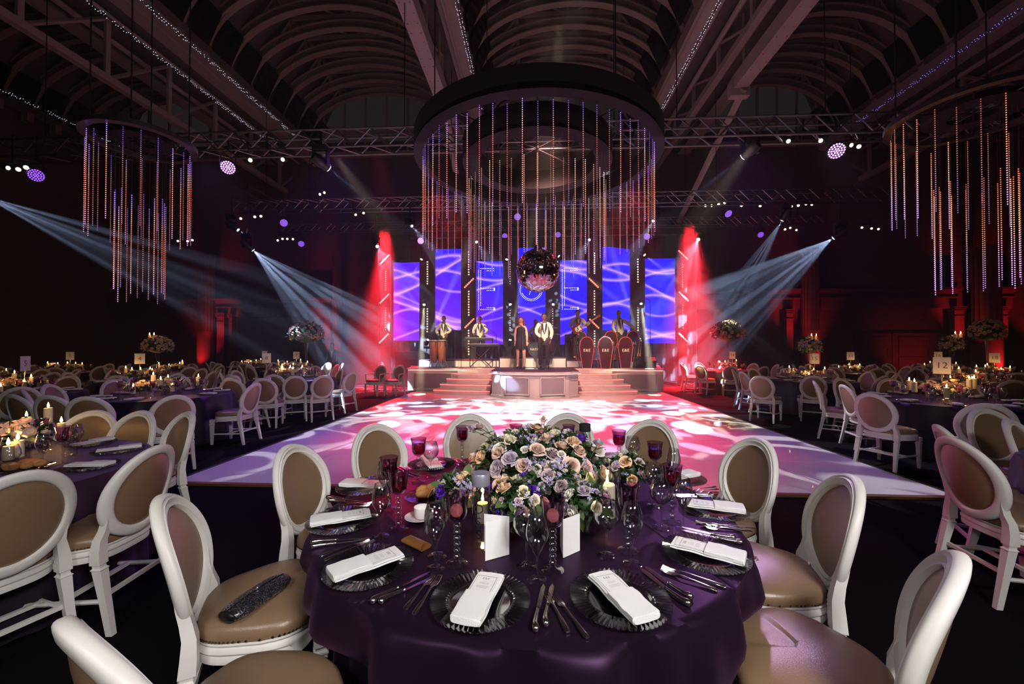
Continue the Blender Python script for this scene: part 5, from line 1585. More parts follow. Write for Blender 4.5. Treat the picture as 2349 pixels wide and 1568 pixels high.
def fork_mesh(L=0.20):
    b = MB()
    b.tube([(0, -L * 0.5, 0.003), (0, -L * 0.46, 0.004), (0, -L * 0.30, 0.006), (0, -L * 0.05, 0.009), (0, L * 0.12, 0.011), (0, L * 0.20, 0.008)], [0.006, 0.010, 0.008, 0.0036, 0.003, 0.006], 10, flat=0.38)
    b.tube([(0, L * 0.17, 0.009), (0, L * 0.22, 0.006), (0, L * 0.28, 0.004)], [0.005, 0.0115, 0.0115], 10, flat=0.22)
    for i in range(4):
        x = (i - 1.5) * 0.0058
        b.tube([(x, L * 0.26, 0.0045), (x, L * 0.36, 0.003), (x * 0.95, L * 0.46, 0.006), (x * 0.9, L * 0.5, 0.009)], [0.0022, 0.0019, 0.0016, 0.0008], 6)
    return b.mesh('fork', SILVER, 50)


def knife_parts(L=0.235):
    h = MB().tube([(0.010, -L * 0.5, 0.009), (0.009, -L * 0.485, 0.009), (0.006, -L * 0.45, 0.0095), (0.001, -L * 0.38, 0.009), (0, -L * 0.25, 0.0075), (0, -L * 0.12, 0.0065), (0, -L * 0.085, 0.0065), (0, -L * 0.07, 0.0065), (0, -L * 0.06, 0.006)], [0.003, 0.0095, 0.0115, 0.0090, 0.0075, 0.0065, 0.0055, 0.0075, 0.004], 12).mesh('handle', SILVER, 60)
    bl = MB().add([(-0.0065, -L * 0.06, 0.004), (0.0065, -L * 0.06, 0.006), (0.009, L * 0.3, 0.006), (0.008, L * 0.42, 0.006), (0.0, L * 0.5, 0.005), (-0.007, L * 0.40, 0.004), (-0.0065, -L * 0.06, 0.0032), (0.0065, -L * 0.06, 0.0045), (0.009, L * 0.3, 0.0045), (0.008, L * 0.42, 0.0045), (0, L * 0.5, 0.0042), (-0.007, L * 0.40, 0.0034)],
                  [(0, 1, 2, 3, 4, 5), (11, 10, 9, 8, 7, 6)] + [(i, (i + 1) % 6 + 0, (i + 1) % 6 + 6, i + 6)[::-1] for i in range(6)]).mesh('blade', SILVER, 0)
    return h, bl


def spoon_mesh(L=0.18):
    b = MB().tube([(0, -L * 0.5, 0.003), (0, -L * 0.46, 0.004), (0, -L * 0.3, 0.006), (0, 0, 0.010), (0, L * 0.18, 0.010), (0, L * 0.24, 0.006)], [0.005, 0.009, 0.007, 0.003, 0.0028, 0.004], 10, flat=0.38)
    b.grid(lambda u, v: (0.020 * v * cos(2 * PI * u), L * 0.37 + L * 0.155 * v * sin(2 * PI * u), 0.002 + 0.007 * v ** 2), 20, 5, cu=True)
    b.grid(lambda u, v: (0.020 * v * cos(-2 * PI * u), L * 0.37 + L * 0.155 * v * sin(-2 * PI * u), 0.001 + 0.0075 * v ** 2), 20, 5, cu=True)
    return b.mesh('spoon', SILVER, 60)
FORK, FORK2 = fork_mesh(0.205), fork_mesh(0.185); KH, KB = knife_parts(0.235); KH2, KB2 = knife_parts(0.215); SPOON = spoon_mesh()

# ---- roses, leaves
def rose_mesh(seed, mat, n=15, ruffle=0.0, openk=1.0):
    r_ = random.Random(seed); b = MB()
    for i in range(n):
        f_ = i / (n - 1); ang = i * 2.39996 + r_.uniform(-.2, .2)
        w_ = (0.75 + 0.15 * f_) + r_.uniform(-.05, .05); r0 = (0.12 + 0.86 * f_ ** 0.9) * openk; h = 0.98 - 0.52 * f_ ** 1.4
        def g(u, v):
            uu = u * 2 - 1
            rad = 0.06 + (r0 - 0.06) * v ** (0.42 + 0.25 * f_) + 0.16 * f_ * max(0, v - 0.72) / 0.28
            rad += ruffle * sin(uu * 7 + i) * v * 0.5
            z = -0.32 + (h + 0.32) * v ** (1.0 - 0.2 * f_) - 0.16 * uu * uu * v - 0.16 * f_ * max(0, v - 0.78) / 0.22
            a = ang + uu * w_ * (1.0 if f_ > 0.25 else 1.7)
            return (rad * cos(a), rad * sin(a), z + ruffle * cos(uu * 9 + i * 2) * v)
        b.grid(g, 6, 5)
    b.ball((0, 0, -0.2), (0.28, 0.28, 0.2), 8, 5)
    return b.mesh('rose', mat, 60)
ROSEM = [rose_mesh(i * 3 + j, m_) for i, m_ in enumerate(ROSES) for j in range(2)]
RUFF = [rose_mesh(90 + j, VIOLET, 13, 0.09, 1.05) for j in range(2)]
BUD = [rose_mesh(70 + j, m_, 7, 0, 0.5) for j, m_ in enumerate((ROSES[2], ROSES[0]))]
def lowrose(b, c, r, n=7, d=(0, 0, 1)):
    q = Vector(d).to_track_quat('Z', 'Y').to_matrix().to_4x4(); m_ = T(*c) @ q @ S(r, r, r)
    b.ball((0, 0, 0), (0.9, 0.9, 0.55), n, 4, m=m_)
    for k_, z in ((0.72, 0.42), (0.42, 0.56)):
        b.grid(lambda u, v: ((k_ + 0.12 * v) * cos(2 * PI * u), (k_ + 0.12 * v) * sin(2 * PI * u), z - 0.3 + 0.42 * v), n, 2, cu=True, m=m_)
def leaf(b, c, d, L, w_, roll=0.0, bend=0.3):
    q = Vector(d).to_track_quat('Y', 'Z').to_matrix().to_4x4(); m_ = T(*c) @ q @ RY(roll)
    vs = [(0, 0, 0), (-w_, L * 0.35, 0.15 * w_), (0, L * 0.4, -0.1 * w_ - bend * L * 0.1), (w_, L * 0.35, 0.15 * w_), (-w_ * 0.75, L * 0.7, -bend * L * 0.25), (0, L * 0.72, -bend * L * 0.33), (w_ * 0.75, L * 0.7, -bend * L * 0.25), (0, L, -bend * L * 0.6)]
    b.add(vs, [(0, 2, 1), (0, 3, 2), (1, 2, 5, 4), (2, 3, 6, 5), (4, 5, 7), (5, 6, 7)], m=m_)
LEAFM = []
for mt_ in (GREEN, DGREEN):
    b = MB(); leaf(b, (0, 0, 0), (0, 1, 0), 1.0, 0.30, 0, 0.35); LEAFM.append(b.mesh('leaf', mt_, 80))


def rand_dome(r_, zmin=-0.15):
    while True:
        v = Vector((r_.gauss(0, 1), r_.gauss(0, 1), r_.gauss(0, 1))).normalized()
        if v.z > zmin: return v


def arrangement(label, loc, dims, roses, sprays, violets, leaves, vase, group=None, seed=1, size=0.038, pal=None, florets=200, zmin=-0.15):
    """a bunch of flowers in its vase: every rose and large leaf is a part"""
    r_ = random.Random(seed); rx, ry, rz_, zc = dims
    t = thing('flower_arrangement', label, 'flowers', loc, group=group)
    if vase:
        vr, vh = vase
        obj('vase', lathe_glass([(vr * 0.9, 0.0), (vr, 0.004), (vr, vh), (vr - 0.003, vh), (vr - 0.004, 0.012), (0.001, 0.010)], 24), GLASS, parent=t)
        b = MB()
        for _ in range(14): b.tube([(r_.uniform(-vr, vr) * 0.6, r_.uniform(-vr, vr) * 0.6, 0.014), (r_.uniform(-vr, vr) * 0.6, r_.uniform(-vr, vr) * 0.6, zc)], 0.0025, 4)
        obj('stem', b, GREEN, parent=t, kind='stuff')
    used = []
    def spotp(rad, kk=1.0, tries=60):
        best = None
        for _ in range(tries):
            d = rand_dome(r_, zmin); k_ = r_.uniform(0.86, 1.10) * kk
            p = Vector((d.x * rx * k_, d.y * ry * k_, zc + d.z * rz_ * k_))
            g_ = min([(p - q).length - rad - q2 for q, q2 in used] or [1])
            if best is None or g_ > best[0]: best = (g_, p, Vector((d.x / rx, d.y / ry, d.z / rz_)).normalized())
            if g_ > 0: break
        used.append((best[1], rad)); return best[1], best[2]
    def put(me, rad, nm='rose', kk=1.0):
        p, n_ = spotp(rad * 0.8, kk)
        n_ = (n_ + Vector((r_.gauss(0, .22), r_.gauss(0, .22), r_.gauss(0.15, .2)))).normalized()
        o = obj(nm, me, parent=t, loc=p); o.scale = (rad,) * 3
        o.rotation_euler = (n_.to_track_quat('Z', 'Y') @ Euler((0, 0, r_.uniform(0, 6))).to_quaternion()).to_euler()
    pal = pal or list(range(len(ROSEM)))
    for _ in range(roses): put(ROSEM[r_.choice(pal)], size * r_.uniform(0.85, 1.15))
    for _ in range(violets): put(RUFF[r_.randrange(2)], size * r_.uniform(0.9, 1.1), 'violet_bloom')
    for _ in range(sprays): put(ROSEM[r_.choice((2, 3, 6, 7, 10, 11))], size * r_.uniform(0.48, 0.62), 'spray_rose')
    for _ in range(leaves):
        d = rand_dome(r_, zmin - 0.25); p = Vector((d.x * rx, d.y * ry, zc + d.z * rz_)) * 1.0
        o = obj('leaf', LEAFM[r_.randrange(2)], parent=t, loc=(p.x * 0.86, p.y * 0.86, zc + (p.z - zc) * 0.86)); s_ = r_.uniform(0.045, 0.085)
        o.scale = (s_, s_, s_)
        dd = (Vector((d.x, d.y, d.z * 0.8)) + Vector((r_.gauss(0, .5), r_.gauss(0, .5), r_.gauss(0, .4)))).normalized()
        o.rotation_euler = (dd.to_track_quat('Y', 'Z') @ Euler((0, r_.uniform(-.8, .8), 0)).to_quaternion()).to_euler()
    b = MB(); g = MB()
    for _ in range(florets):
        d = rand_dome(r_, zmin - 0.2); k_ = r_.uniform(0.80, 1.0); c = Vector((d.x * rx * k_, d.y * ry * k_, zc + d.z * rz_ * k_))
        for _ in range(4):
            e = (d + Vector((r_.gauss(0, .7), r_.gauss(0, .7), r_.gauss(0, .7)))).normalized()
            leaf(g, c, e, r_.uniform(0.025, 0.05), 0.008, r_.uniform(-1, 1))
    for _ in range(florets // 12):                             # hydrangea-like clusters of small lavender florets
        d = rand_dome(r_, zmin); c = Vector((d.x * rx * 0.93, d.y * ry * 0.93, zc + d.z * rz_ * 0.93))
        for _ in range(12):
            e = rand_dome(r_, -1); pc = c + e * 0.026 + d * 0.008
            q = (e + d).normalized().to_track_quat('Z', 'Y').to_matrix().to_4x4()
            for a in range(4):
                b.add([(0, 0, 0), (0.007, -0.004, 0.002), (0.011, 0, 0.003), (0.007, 0.004, 0.002)], [(0, 1, 2, 3)], m=T(*pc) @ q @ RZ(a * PI / 2))
    obj('foliage', g, DGREEN, parent=t, kind='stuff', smooth=80)
    if b.v: obj('floret', b, LAV, parent=t, kind='stuff', smooth=0)
    core = MB().ball((0, 0, zc - 0.0), (rx * 0.72, ry * 0.72, rz_ * 0.72), 14, 8)
    obj('flower_core', core, DGREEN, parent=t)
    return t


def candle(loc, h, r, label, group=None, holder=None, lamp=0.0, hurricane=None):
    t = thing('candle', label, 'candle', loc, group=group)
    z = 0
    if holder:
        obj('holder', lathe_glass([(0.035, 0), (0.036, 0.004), (0.010, 0.012), (0.008, holder * 0.5), (0.012, holder * 0.55), (0.008, holder * 0.6), (0.010, holder - 0.01), (0.036, holder - 0.004), (0.036, holder), (0.001, holder)], 12), THIN, parent=t); z = holder
    obj('wax', MB().lathe([(r, z), (r * 1.01, z + 0.003), (r, z + h - 0.004), (r * 0.92, z + h), (r * 0.7, z + h - 0.004), (0.001, z + h - 0.006)], 18), WAX, parent=t)
    obj('wick', MB().tube([(0, 0, z + h - 0.006), (0.001, 0, z + h + 0.008)], 0.0012, 5), BLKMET, parent=t)
    obj('flame', MB().lathe([(0.001, z + h + 0.004), (0.0055, z + h + 0.012), (0.0065, z + h + 0.018), (0.0035, z + h + 0.032), (0.0005, z + h + 0.044)], 10), FLAME, parent=t)
    if lamp: point(Vector(loc) + Vector((0, 0, z + h + 0.03)), lamp, (1.0, 0.55, 0.2), 0.008)
    return t
# ================================================================== NEAR TABLE SETTINGS
TZ = 0.7525
def onT(px, py, z=TZ): return P(px, py, z)
SET = [((1102, 1384), (1070, 1428), (1128, 1322), 'front place setting left of centre'), ((1421, 1380), (1482, 1420), (1378, 1318), 'front place setting right of centre'),
       ((846, 1306), (768, 1318), (905, 1270), 'place setting behind the clutch-bag chair'), ((787, 1199), (726, 1206), (860, 1184), 'left place setting nearest the cup and saucer'),
       ((838, 1120), (792, 1115), (895, 1118), 'far left place setting by the red goblets'), ((990, 1068), (1035, 1050), (985, 1066), 'far left place setting lit violet behind the candle'),
       ((1618, 1276), (1702, 1290), (1536, 1246), 'right place setting at the creased chair'), ((1636, 1172), (1704, 1176), (1580, 1160), 'right place setting with spoons beside it'),
       ((1556, 1101), (1590, 1098), (1530, 1108), 'far right place setting by the dark goblets'), ((1418, 1056), (1446, 1045), (1400, 1062), 'far right place setting behind the black-capped bottle'),
       ((1190, 1036), None, None, 'place setting hidden behind the big flowers')]
GP = 'place settings on the near table'
for i, (pc, n0, n1, lab) in enumerate(SET):
    c = onT(*pc)
    inward = Vector((MT.x - c.x, MT.y - c.y)).normalized()
    rz = atan2(inward.y, inward.x) - PI / 2
    obj('glass_plate', PLATE, loc=(c.x, c.y, TZ), rot=(0, 0, rz), label='ribbed glass plate at the ' + lab, cat='plate', group=GP)
    na = rz
    if n0:
        a_, b_ = onT(*n0), onT(*n1); d = (b_ - a_); na = atan2(d.y, d.x) - PI / 2
        if abs((na - rz + PI) % (2 * PI) - PI) > 0.8: na = rz + 0.3 * (1 if ((na - rz + PI) % (2 * PI) - PI) > 0 else -1)
    obj('napkin', NAPS[i % 4], loc=(c.x, c.y, TZ + 0.0195), rot=(0, 0, na), label='folded white napkin at the ' + lab, cat='napkin', group=GP)
    md = Vector((-sin(na), cos(na)))
    mo = Vector((cos(na), sin(na))) * (0.004 * ((i % 3) - 1))
    menu((c.x + md.x * 0.038 + mo.x, c.y + md.y * 0.038 + mo.y, TZ + 0.0195 + 0.0172), (0, 0, na), 'menu tucked in the napkin of the ' + lab)
    def rel(x, y): return (c.x + x * cos(rz) - y * sin(rz), c.y + x * sin(rz) + y * cos(rz), TZ)
    rr = random.Random(i)
    for k_, (x, me) in enumerate(((-0.178, FORK), (-0.208, FORK2))):
        obj('fork', me, loc=rel(x, 0.0 + 0.015 * k_ + rr.uniform(-.01, .01)), rot=(0, 0, rz + rr.uniform(-.12, .05)), label='%s fork at the %s' % (('inner', 'outer')[k_], lab), cat='fork', group=GP)
    for k_, (x, (h_, b_)) in enumerate(((0.180, (KH, KB)), (0.207, (KH2, KB2)))):
        t = thing('table_knife', '%s knife at the %s' % (('inner', 'outer')[k_], lab), 'knife', rel(x, 0.022 + 0.012 * k_ + rr.uniform(-.01, .01)), rz + rr.uniform(-.05, .1), GP)
        obj('handle', h_, parent=t); obj('blade', b_, parent=t)
for px, py, qx, qy, lab in ((1610, 1207, 1712, 1220, 'silver dessert spoon beside the spoons place setting'),):
    a_, b_ = onT(px, py), onT(qx, qy); d = a_ - b_
    obj('spoon', SPOON, loc=((a_.x + b_.x) / 2, (a_.y + b_.y) / 2, TZ), rot=(0, 0, atan2(d.y, d.x) - PI / 2), label=lab, cat='spoon')
    obj('fork', FORK2, loc=((a_.x + b_.x) / 2 - 0.01, (a_.y + b_.y) / 2 + 0.028, TZ), rot=(0, 0, atan2(d.y, d.x) - PI / 2 - 0.1), label='silver dessert fork behind the dessert spoon', cat='fork')

GG = 'stemware on the near table'
for kind, px, py, drink, lab in (
        ('goblet', 960, 1105, True, 'red lit goblet standing tallest at back left'), ('wine', 988, 1092, False, 'wine glass right of the tall red goblet'),
        ('goblet', 892, 1168, True, 'red lit goblet behind the front left goblet'), ('flute', 882, 1158, False, 'champagne glass left of the back red goblet'),
        ('goblet', 914, 1214, True, 'front red goblet left of the cup and saucer'), ('flute', 874, 1231, False, 'champagne glass in front of the red goblets, left'),
        ('flute', 997, 1305, False, 'champagne glass in front of the gold box'), ('wine', 1003, 1276, False, 'wine glass behind the one by the gold box'), ('goblet', 1048, 1293, 2, 'pink goblet with lemon left of the tall bottle'),
        ('wine', 1208, 1298, False, 'wine glass between the two white tent cards'), ('flute', 1232, 1331, False, 'champagne glass at the front centre of the table'), ('goblet', 1268, 1308, 2, 'lilac goblet with lemon by the right tent card'),
        ('wine', 1391, 1275, False, 'wine glass in front of the right posy'), ('flute', 1451, 1293, False, 'champagne glass front right of the candle'), ('goblet', 1441, 1263, 2, 'lilac goblet behind the front right champagne glass'),
        ('wine', 1517, 1210, False, 'wine glass on the right, left one of a pair'), ('flute', 1568, 1213, False, 'champagne glass on the right, beside the spoons setting'), ('goblet', 1542, 1196, True, 'dark red goblet among the right-hand glasses'),
        ('goblet', 1503, 1118, True, 'lilac goblet behind the right posy'), ('wine', 1500, 1160, False, 'wine glass in front of the lilac goblet, right'), ('flute', 1545, 1120, False, 'champagne glass before the far right plate'),
        ('goblet', 1420, 1078, True, 'dark goblet in front of the back right chair'), ('wine', 1452, 1076, False, 'wine glass in front of the back right chair'),
        ('goblet', 1184, 1058, True, 'lilac goblet peeping over the big flowers'), ('goblet', 1305, 1060, True, 'red goblet behind the big flowers, by the bottle'), ('goblet', 1060, 1064, True, 'red goblet in front of the back left chair'),
        ('flute', 1205, 1064, False, 'champagne glass hidden behind the flowers'), ('flute', 1330, 1062, False, 'champagne glass beside the black-capped bottle')):
    glassware(kind, onT(px, py), lab, GG, drink)
LEMON = M('lemon_flesh', (0.72, 0.55, 0.25), 0.4); 
for px, py, lab in ((1048, 1293, 'lemon slice in the pink goblet'), (1268, 1308, 'lemon slice in the lilac goblet by the tent card')):
    p = onT(px, py) + Vector((0.0, -0.010, 0.200))
    t = thing('lemon_slice', lab, 'lemon', p, rot=(1.1, 0.2, 0.2))
    obj('flesh', MB().lathe([(0.021, -0.002), (0.021, 0.002)], 20), LEMON, parent=t)
    obj('peel', MB().lathe([(0.0212, -0.0022), (0.0235, -0.0015), (0.0235, 0.0015), (0.0212, 0.0022)], 20, cap=False), M('lemon_peel', (0.75, 0.6, 0.1), 0.4), parent=t)

# bottles of water
def bottle(p, cap, lab, txt=None, s=1.0):
    t = thing('water_bottle', lab, 'bottle', p); t.scale = (s,) * 3
    obj('body', MB().lathe([(0.034, 0), (0.036, 0.004), (0.036, 0.235), (0.033, 0.240), (0.030, 0.242)], 32), GLASS, parent=t)
    obj('cap', MB().lathe([(0.0365, 0.242), (0.037, 0.244), (0.037, 0.287), (0.035, 0.290), (0.001, 0.290)], 32), cap, parent=t)
    if txt:
        for i, ch in enumerate(txt): text(ch, 0.052, BLACK, t, (-0.004 + 0.0 * i, -0.0368, 0.205 - i * 0.05), (PI / 2, 0, 0), depth=0.0002)
CAPG = M('satin_grey_cap', (0.30, 0.29, 0.36), 0.35, 0.4)
bottle(onT(1103, 1249), CAPG, 'tall clear water bottle with a grey cap, front of the flowers', 'VOSS')
bottle(onT(1342, 1072), BLACK, 'water bottle with a black cap behind the big flowers', 'VOSS')

# flowers
pB = onT(1250, 1105); 
arrangement('huge low centrepiece of blush, mauve and cream roses', (MT.x + 0.07, MT.y + 0.16, TZ), (0.34, 0.27, 0.18, 0.165), 58, 40, 5, 110, (0.08, 0.13), None, 5, 0.040, florets=420, zmin=-0.35)
for k_, (px, py, zt, lab) in enumerate(((1246, 967, 0, 'lone peach rose standing high above the flowers'), (1085, 985, 1, 'pair of mauve roses leaning out of the flowers at left'))):
    pass
def lone(px, py, D, me, rad, lab, base):
    p = Q(px, py, D)
    t = thing('rose_stem', lab, 'rose', base)
    q = p - Vector(base)
    obj('stem', MB().tube([(0, 0, 0), tuple(q * 0.5 + Vector((0.01, 0, 0.02))), tuple(q)], 0.0028, 6), GREEN, parent=t)
    o = obj('bloom', me, parent=t, loc=q); o.scale = (rad,) * 3; o.rotation_euler = (0.2, R.uniform(-.3, .3), 1)
    b = MB(); leaf(b, tuple(q * 0.75), (0.8, -0.3, 0.5), 0.06, 0.016); leaf(b, tuple(q * 0.85), (-0.8, -0.3, 0.4), 0.05, 0.014)
    obj('leaf', b, GREEN, parent=t)
lone(1246, 967, 2.2, BUD[1], 0.042, 'lone peach rose standing high above the flowers', (MT.x + 0.09, MT.y + 0.10, TZ + 0.27))
lone(1083, 985, 2.1, ROSEM[6], 0.03, 'mauve rose leaning out at upper left of the flowers', (MT.x - 0.13, MT.y + 0.08, TZ + 0.24))
lone(1100, 980, 2.1, ROSEM[3], 0.028, 'second mauve rose leaning out at upper left', (MT.x - 0.11, MT.y + 0.08, TZ + 0.24))
lone(1372, 1020, 2.0, ROSEM[6], 0.034, 'pale rose leaning out on the right of the flowers', (MT.x + 0.30, MT.y + 0.04, TZ + 0.19))
GPOS = 'low posies round the centrepiece'
for px, py, dims, n, sp, vi, pal, lab in (
        (1048, 1182, (0.085, 0.075, 0.055, 0.125), 8, 4, 2, (2, 3, 6, 7, 8, 10), 'small posy with a violet bloom left of the tall bottle'),
        (1188, 1222, (0.105, 0.09, 0.085, 0.135), 13, 7, 4, (0, 1, 3, 4, 5, 9), 'posy with vivid violet blooms behind the left tent card'),
        (1343, 1218, (0.085, 0.085, 0.065, 0.125), 11, 7, 1, (2, 3, 4, 10, 6, 11), 'posy of cream and mauve roses right of the tent cards'),
        (1440, 1135, (0.090, 0.085, 0.075, 0.135), 10, 5, 0, (2, 3, 5, 8, 0), 'posy with blue-lavender florets by the right candle'),
        (1265, 1176, (0.12, 0.08, 0.08, 0.15), 8, 16, 2, (6, 7, 3, 2), 'posy of silvery spray roses in front of the centrepiece'),
        (1300, 1165, (0.07, 0.07, 0.07, 0.14), 5, 6, 3, (8, 9, 0, 4), 'posy with peach and violet blooms left of the right candle')):
    p = onT(px, py)
    arrangement(lab, (p.x, p.y, TZ), dims, n, sp, vi, 16, (0.042, 0.095), GPOS, int(px), 0.031, pal, florets=90, zmin=-0.3)

# candles in glass cylinders
for k_, (px, D, r, h, hz, lab) in enumerate(((1070, 2.05, 0.036, 0.12, 0.19, 'lit pillar candle in glass on the left of the flowers'), (1393, 1.92, 0.037, 0.15, 0.20, 'lit pillar candle in glass on the right of the flowers'),
                                     (1107, 1.86, 0.026, 0.085, 0.14, 'lit candle seen through the tall water bottle'))):
    p = Q(px, 1100, D); p.z = TZ
    candle(p, h, r, lab, 'pillar candles on the near table', lamp=0.5)
    obj('glass_cylinder', lathe_glass([(r * 1.5, 0), (r * 1.62, 0.003), (r * 1.62, hz), (r * 1.62 - 0.002, hz), (r * 1.62 - 0.003, 0.006), (r * 1.45, 0.0055)], 32), THIN, loc=(p.x, p.y, TZ + 0.0), label='clear glass cylinder round the ' + lab, cat='vase')

# tent cards
for i, (lp, rp, zt, peak, lab) in enumerate((((1113, 1286), (1168, 1271), 0.145, 1, 'blank white tent card in front of the tall bottle'), ((1292, 1279), (1330, 1262), 0.145, 1, 'blank white tent card right of the lemon goblet'))):
    a_, b_ = onT(*lp), onT(*rp); d = b_ - a_
    t = thing('tent_card', lab, 'card', (a_ + b_) / 2, atan2(d.y, d.x))
    w_ = d.length
    obj('front_leaf', MB().box((0, 0, 0.0725), (w_, 0.0012, 0.145)), PAPER, parent=t, smooth=0)
    o = obj('back_leaf', MB().box((-w_ * 0.5 if i == 0 else w_ * 0.5, 0, 0), (0.001, 0.001, 0.001)), PAPER, parent=t, smooth=0)
    s = 1 if i == 0 else -1
    o.data = MB().box((w_ / 2, 0, 0.0725), (w_, 0.0012, 0.145)).mesh('back_leaf', PAPER, 0)
    o.location = (-w_ / 2 * s, 0.0, 0); o.rotation_euler = (0, 0, (0.75 if i == 0 else PI - 0.85))
    if i == 0: o.location = (w_ / 2, 0.001, 0); o.rotation_euler = (0, 0, PI - 0.75)
    else: o.location = (-w_ / 2, 0.001, 0); o.rotation_euler = (0, 0, 0.9)

# cup and saucer, gold pillow box, bread
p = onT(962, 1190)
CHINA = M('white_china', (0.82, 0.80, 0.78), 0.15, coat=0.5)
obj('saucer', MB().lathe([(0.03, 0.0), (0.035, 0.002), (0.062, 0.010), (0.068, 0.014), (0.067, 0.0155), (0.036, 0.006), (0.001, 0.005)], 32), CHINA, loc=p, label='white saucer under the coffee cup', cat='saucer')
t = thing('coffee_cup', 'white coffee cup on its saucer, left of the flowers', 'cup', p + Vector((0.012, 0, 0.0062)))
obj('body', MB().lathe([(0.024, 0.0), (0.030, 0.004), (0.036, 0.02), (0.037, 0.052), (0.0355, 0.052), (0.034, 0.02), (0.026, 0.006), (0.001, 0.005)], 28), CHINA, parent=t)
obj('handle', MB().tube([(0.035, 0, 0.045), (0.052, 0, 0.042), (0.054, 0, 0.028), (0.036, 0, 0.018)], 0.003, 8), CHINA, parent=t)
GOLD = M('copper_gold_card', (0.46, 0.19, 0.05), 0.35, 0.5)
a_, b_ = onT(925, 1240), onT(985, 1268); d = b_ - a_
t = thing('pillow_box', 'copper-gold pillow box lying beside the napkins on the left', 'box', (a_ + b_) / 2 + Vector((0, 0, 0.0)), atan2(d.y, d.x))
def pb(u, v):
    a = 2 * PI * u; x = (v - 0.5) * 0.125
    h = 0.016 * (1 - 0.0 * v); y = 0.026 * cos(a) ; z = 0.015 + 0.0145 * sin(a) * (abs(cos(a * 0.5)) * 0 + 1)
    xx = x + (0.012 * (1 - cos(a) ** 2) * (-1 if v > 0.5 else 1)) * (1 if abs(v - 0.5) > 0.45 else 0)
    return (xx, y, z)
b = MB().grid(pb, 24, 9, cu=True); b.f.append(tuple(i * 9 for i in range(24))); b.f.append(tuple(i * 9 + 8 for i in range(24))[::-1])
obj('box', b, GOLD, parent=t, smooth=50)
obj('flap', MB().grid(lambda u, v: (0.058 - 0.014 * sin(u * PI) + v * 0.003, (u - 0.5) * 0.048, 0.0305 - 0.014 * (abs(u - 0.5) * 2) ** 2), 14, 2), GOLD, parent=t)
CRUST = M('bread_crust', (0.50, 0.24, 0.08), 0.55, var=0.35, scale=18, bump=0.4); CRK = M('seeded_cracker', (0.58, 0.40, 0.20), 0.7, var=0.4, scale=90, bump=0.5)
p = onT(985, 1140)
obj('bread_plate', MB().lathe([(0.09, 0.0), (0.12, 0.006), (0.13, 0.012), (0.13, 0.014), (0.118, 0.009), (0.001, 0.004)], 40), THIN, loc=p, label='clear plate of bread left of the candle', cat='plate')
for i, (x, y, z, s, a) in enumerate(((-0.02, -0.03, 0.03, 1.0, 0.3), (-0.05, 0.03, 0.03, 0.9, 1.2), (0.0, 0.04, 0.032, 1.0, 2.2), (0.05, 0.05, 0.028, 0.8, 0.9))):
    b = MB().ball((0, 0, 0), (0.045 * s, 0.026 * s, 0.023 * s), 16, 10)
    b.v = [(x_, y_, z_ + 0.002 * sin(x_ * 260)) for x_, y_, z_ in b.v]
    obj('bread_roll', b, CRUST, loc=p + Vector((x, y, z)), rot=(0, 0, a), label='golden bread roll, %s on the bread plate' % ['front one', 'left one', 'middle one', 'rear one'][i], cat='bread', group='bread rolls')
for i in range(3):
    obj('cracker', MB().box((0, 0, 0), (0.055, 0.10, 0.005)), CRK, loc=p + Vector((0.035 + i * 0.014, -0.015 + i * 0.008, 0.045 + 0.004 * i)), rot=(0.15, -1.0 + 0.1 * i, -0.5), label='seeded cracker, %s of three leaning on the rolls' % ['left', 'middle', 'right'][i], cat='cracker', group='crackers')

# small finds: clutch bag on the chair
GLIT = M('black_glitter', (0.02, 0.02, 0.024), 0.35)
nt = GLIT.node_tree; b = nt.nodes['Principled BSDF']
vo = nt.nodes.new('ShaderNodeTexVoronoi'); vo.inputs['Scale'].default_value = 420
tc = nt.nodes.new('ShaderNodeTexCoord'); nt.links.new(tc.outputs['Object'], vo.inputs['Vector'])
nm = nt.nodes.new('ShaderNodeBump'); nm.inputs['Strength'].default_value = 1.0; nm.inputs['Distance'].default_value = 0.004
x, y, z = xyz(nt, vo.outputs['Color']); nt.links.new(x.k, nm.inputs['Height']); nt.links.new(nm.outputs[0], b.inputs['Normal'])
mt_ = x.gt(0.72); nt.links.new(mt_.k, b.inputs['Metallic'])
nt.links.new((mt_ * 0.75 + 0.02).k, vo.inputs['Randomness']) if False else None
bc = comb(nt, mt_ * 0.8 + 0.015, mt_ * 0.8 + 0.015, mt_ * 0.85 + 0.02); nt.links.new(bc, b.inputs['Base Color'])
cc = Vector((MAINCH[5][0], MAINCH[5][1]))
a_, b_ = P(535, 1395, 0.56), P(640, 1325, 0.56); d = b_ - a_
t = thing('clutch_bag', 'glittering black clutch bag lying on a chair seat', 'bag', ((a_ + b_) / 2).xy.to_3d() + Vector((0, 0, 0.545)), atan2(d.y, d.x)); t.scale = (1.15, 1.15, 1.15)
def cb(u, v):
    a = 2 * PI * u; x = (v - 0.5) * 0.235; k_ = 1 - 0.35 * (abs(v - 0.5) * 2) ** 5
    return (x, 0.048 * cos(a) * k_, 0.024 * (abs(sin(a)) ** 0.8) * (1 if sin(a) > 0 else -1) * k_)
b = MB().grid(cb, 28, 13, cu=True); b.f.append(tuple(i * 13 for i in range(28))); b.f.append(tuple(i * 13 + 12 for i in range(28))[::-1])
obj('body', b, GLIT, parent=t, smooth=50)
obj('end_panel', MB().ball((-0.113, 0, 0), (0.012, 0.036, 0.018), 14, 8), SATIN, parent=t)
obj('clasp_frame', MB().tube([(-0.11, 0.0, 0.019), (-0.06, 0.0, 0.0255), (0.06, 0.0, 0.0255), (0.11, 0.0, 0.019)], 0.0028, 8), SILVER, parent=t)
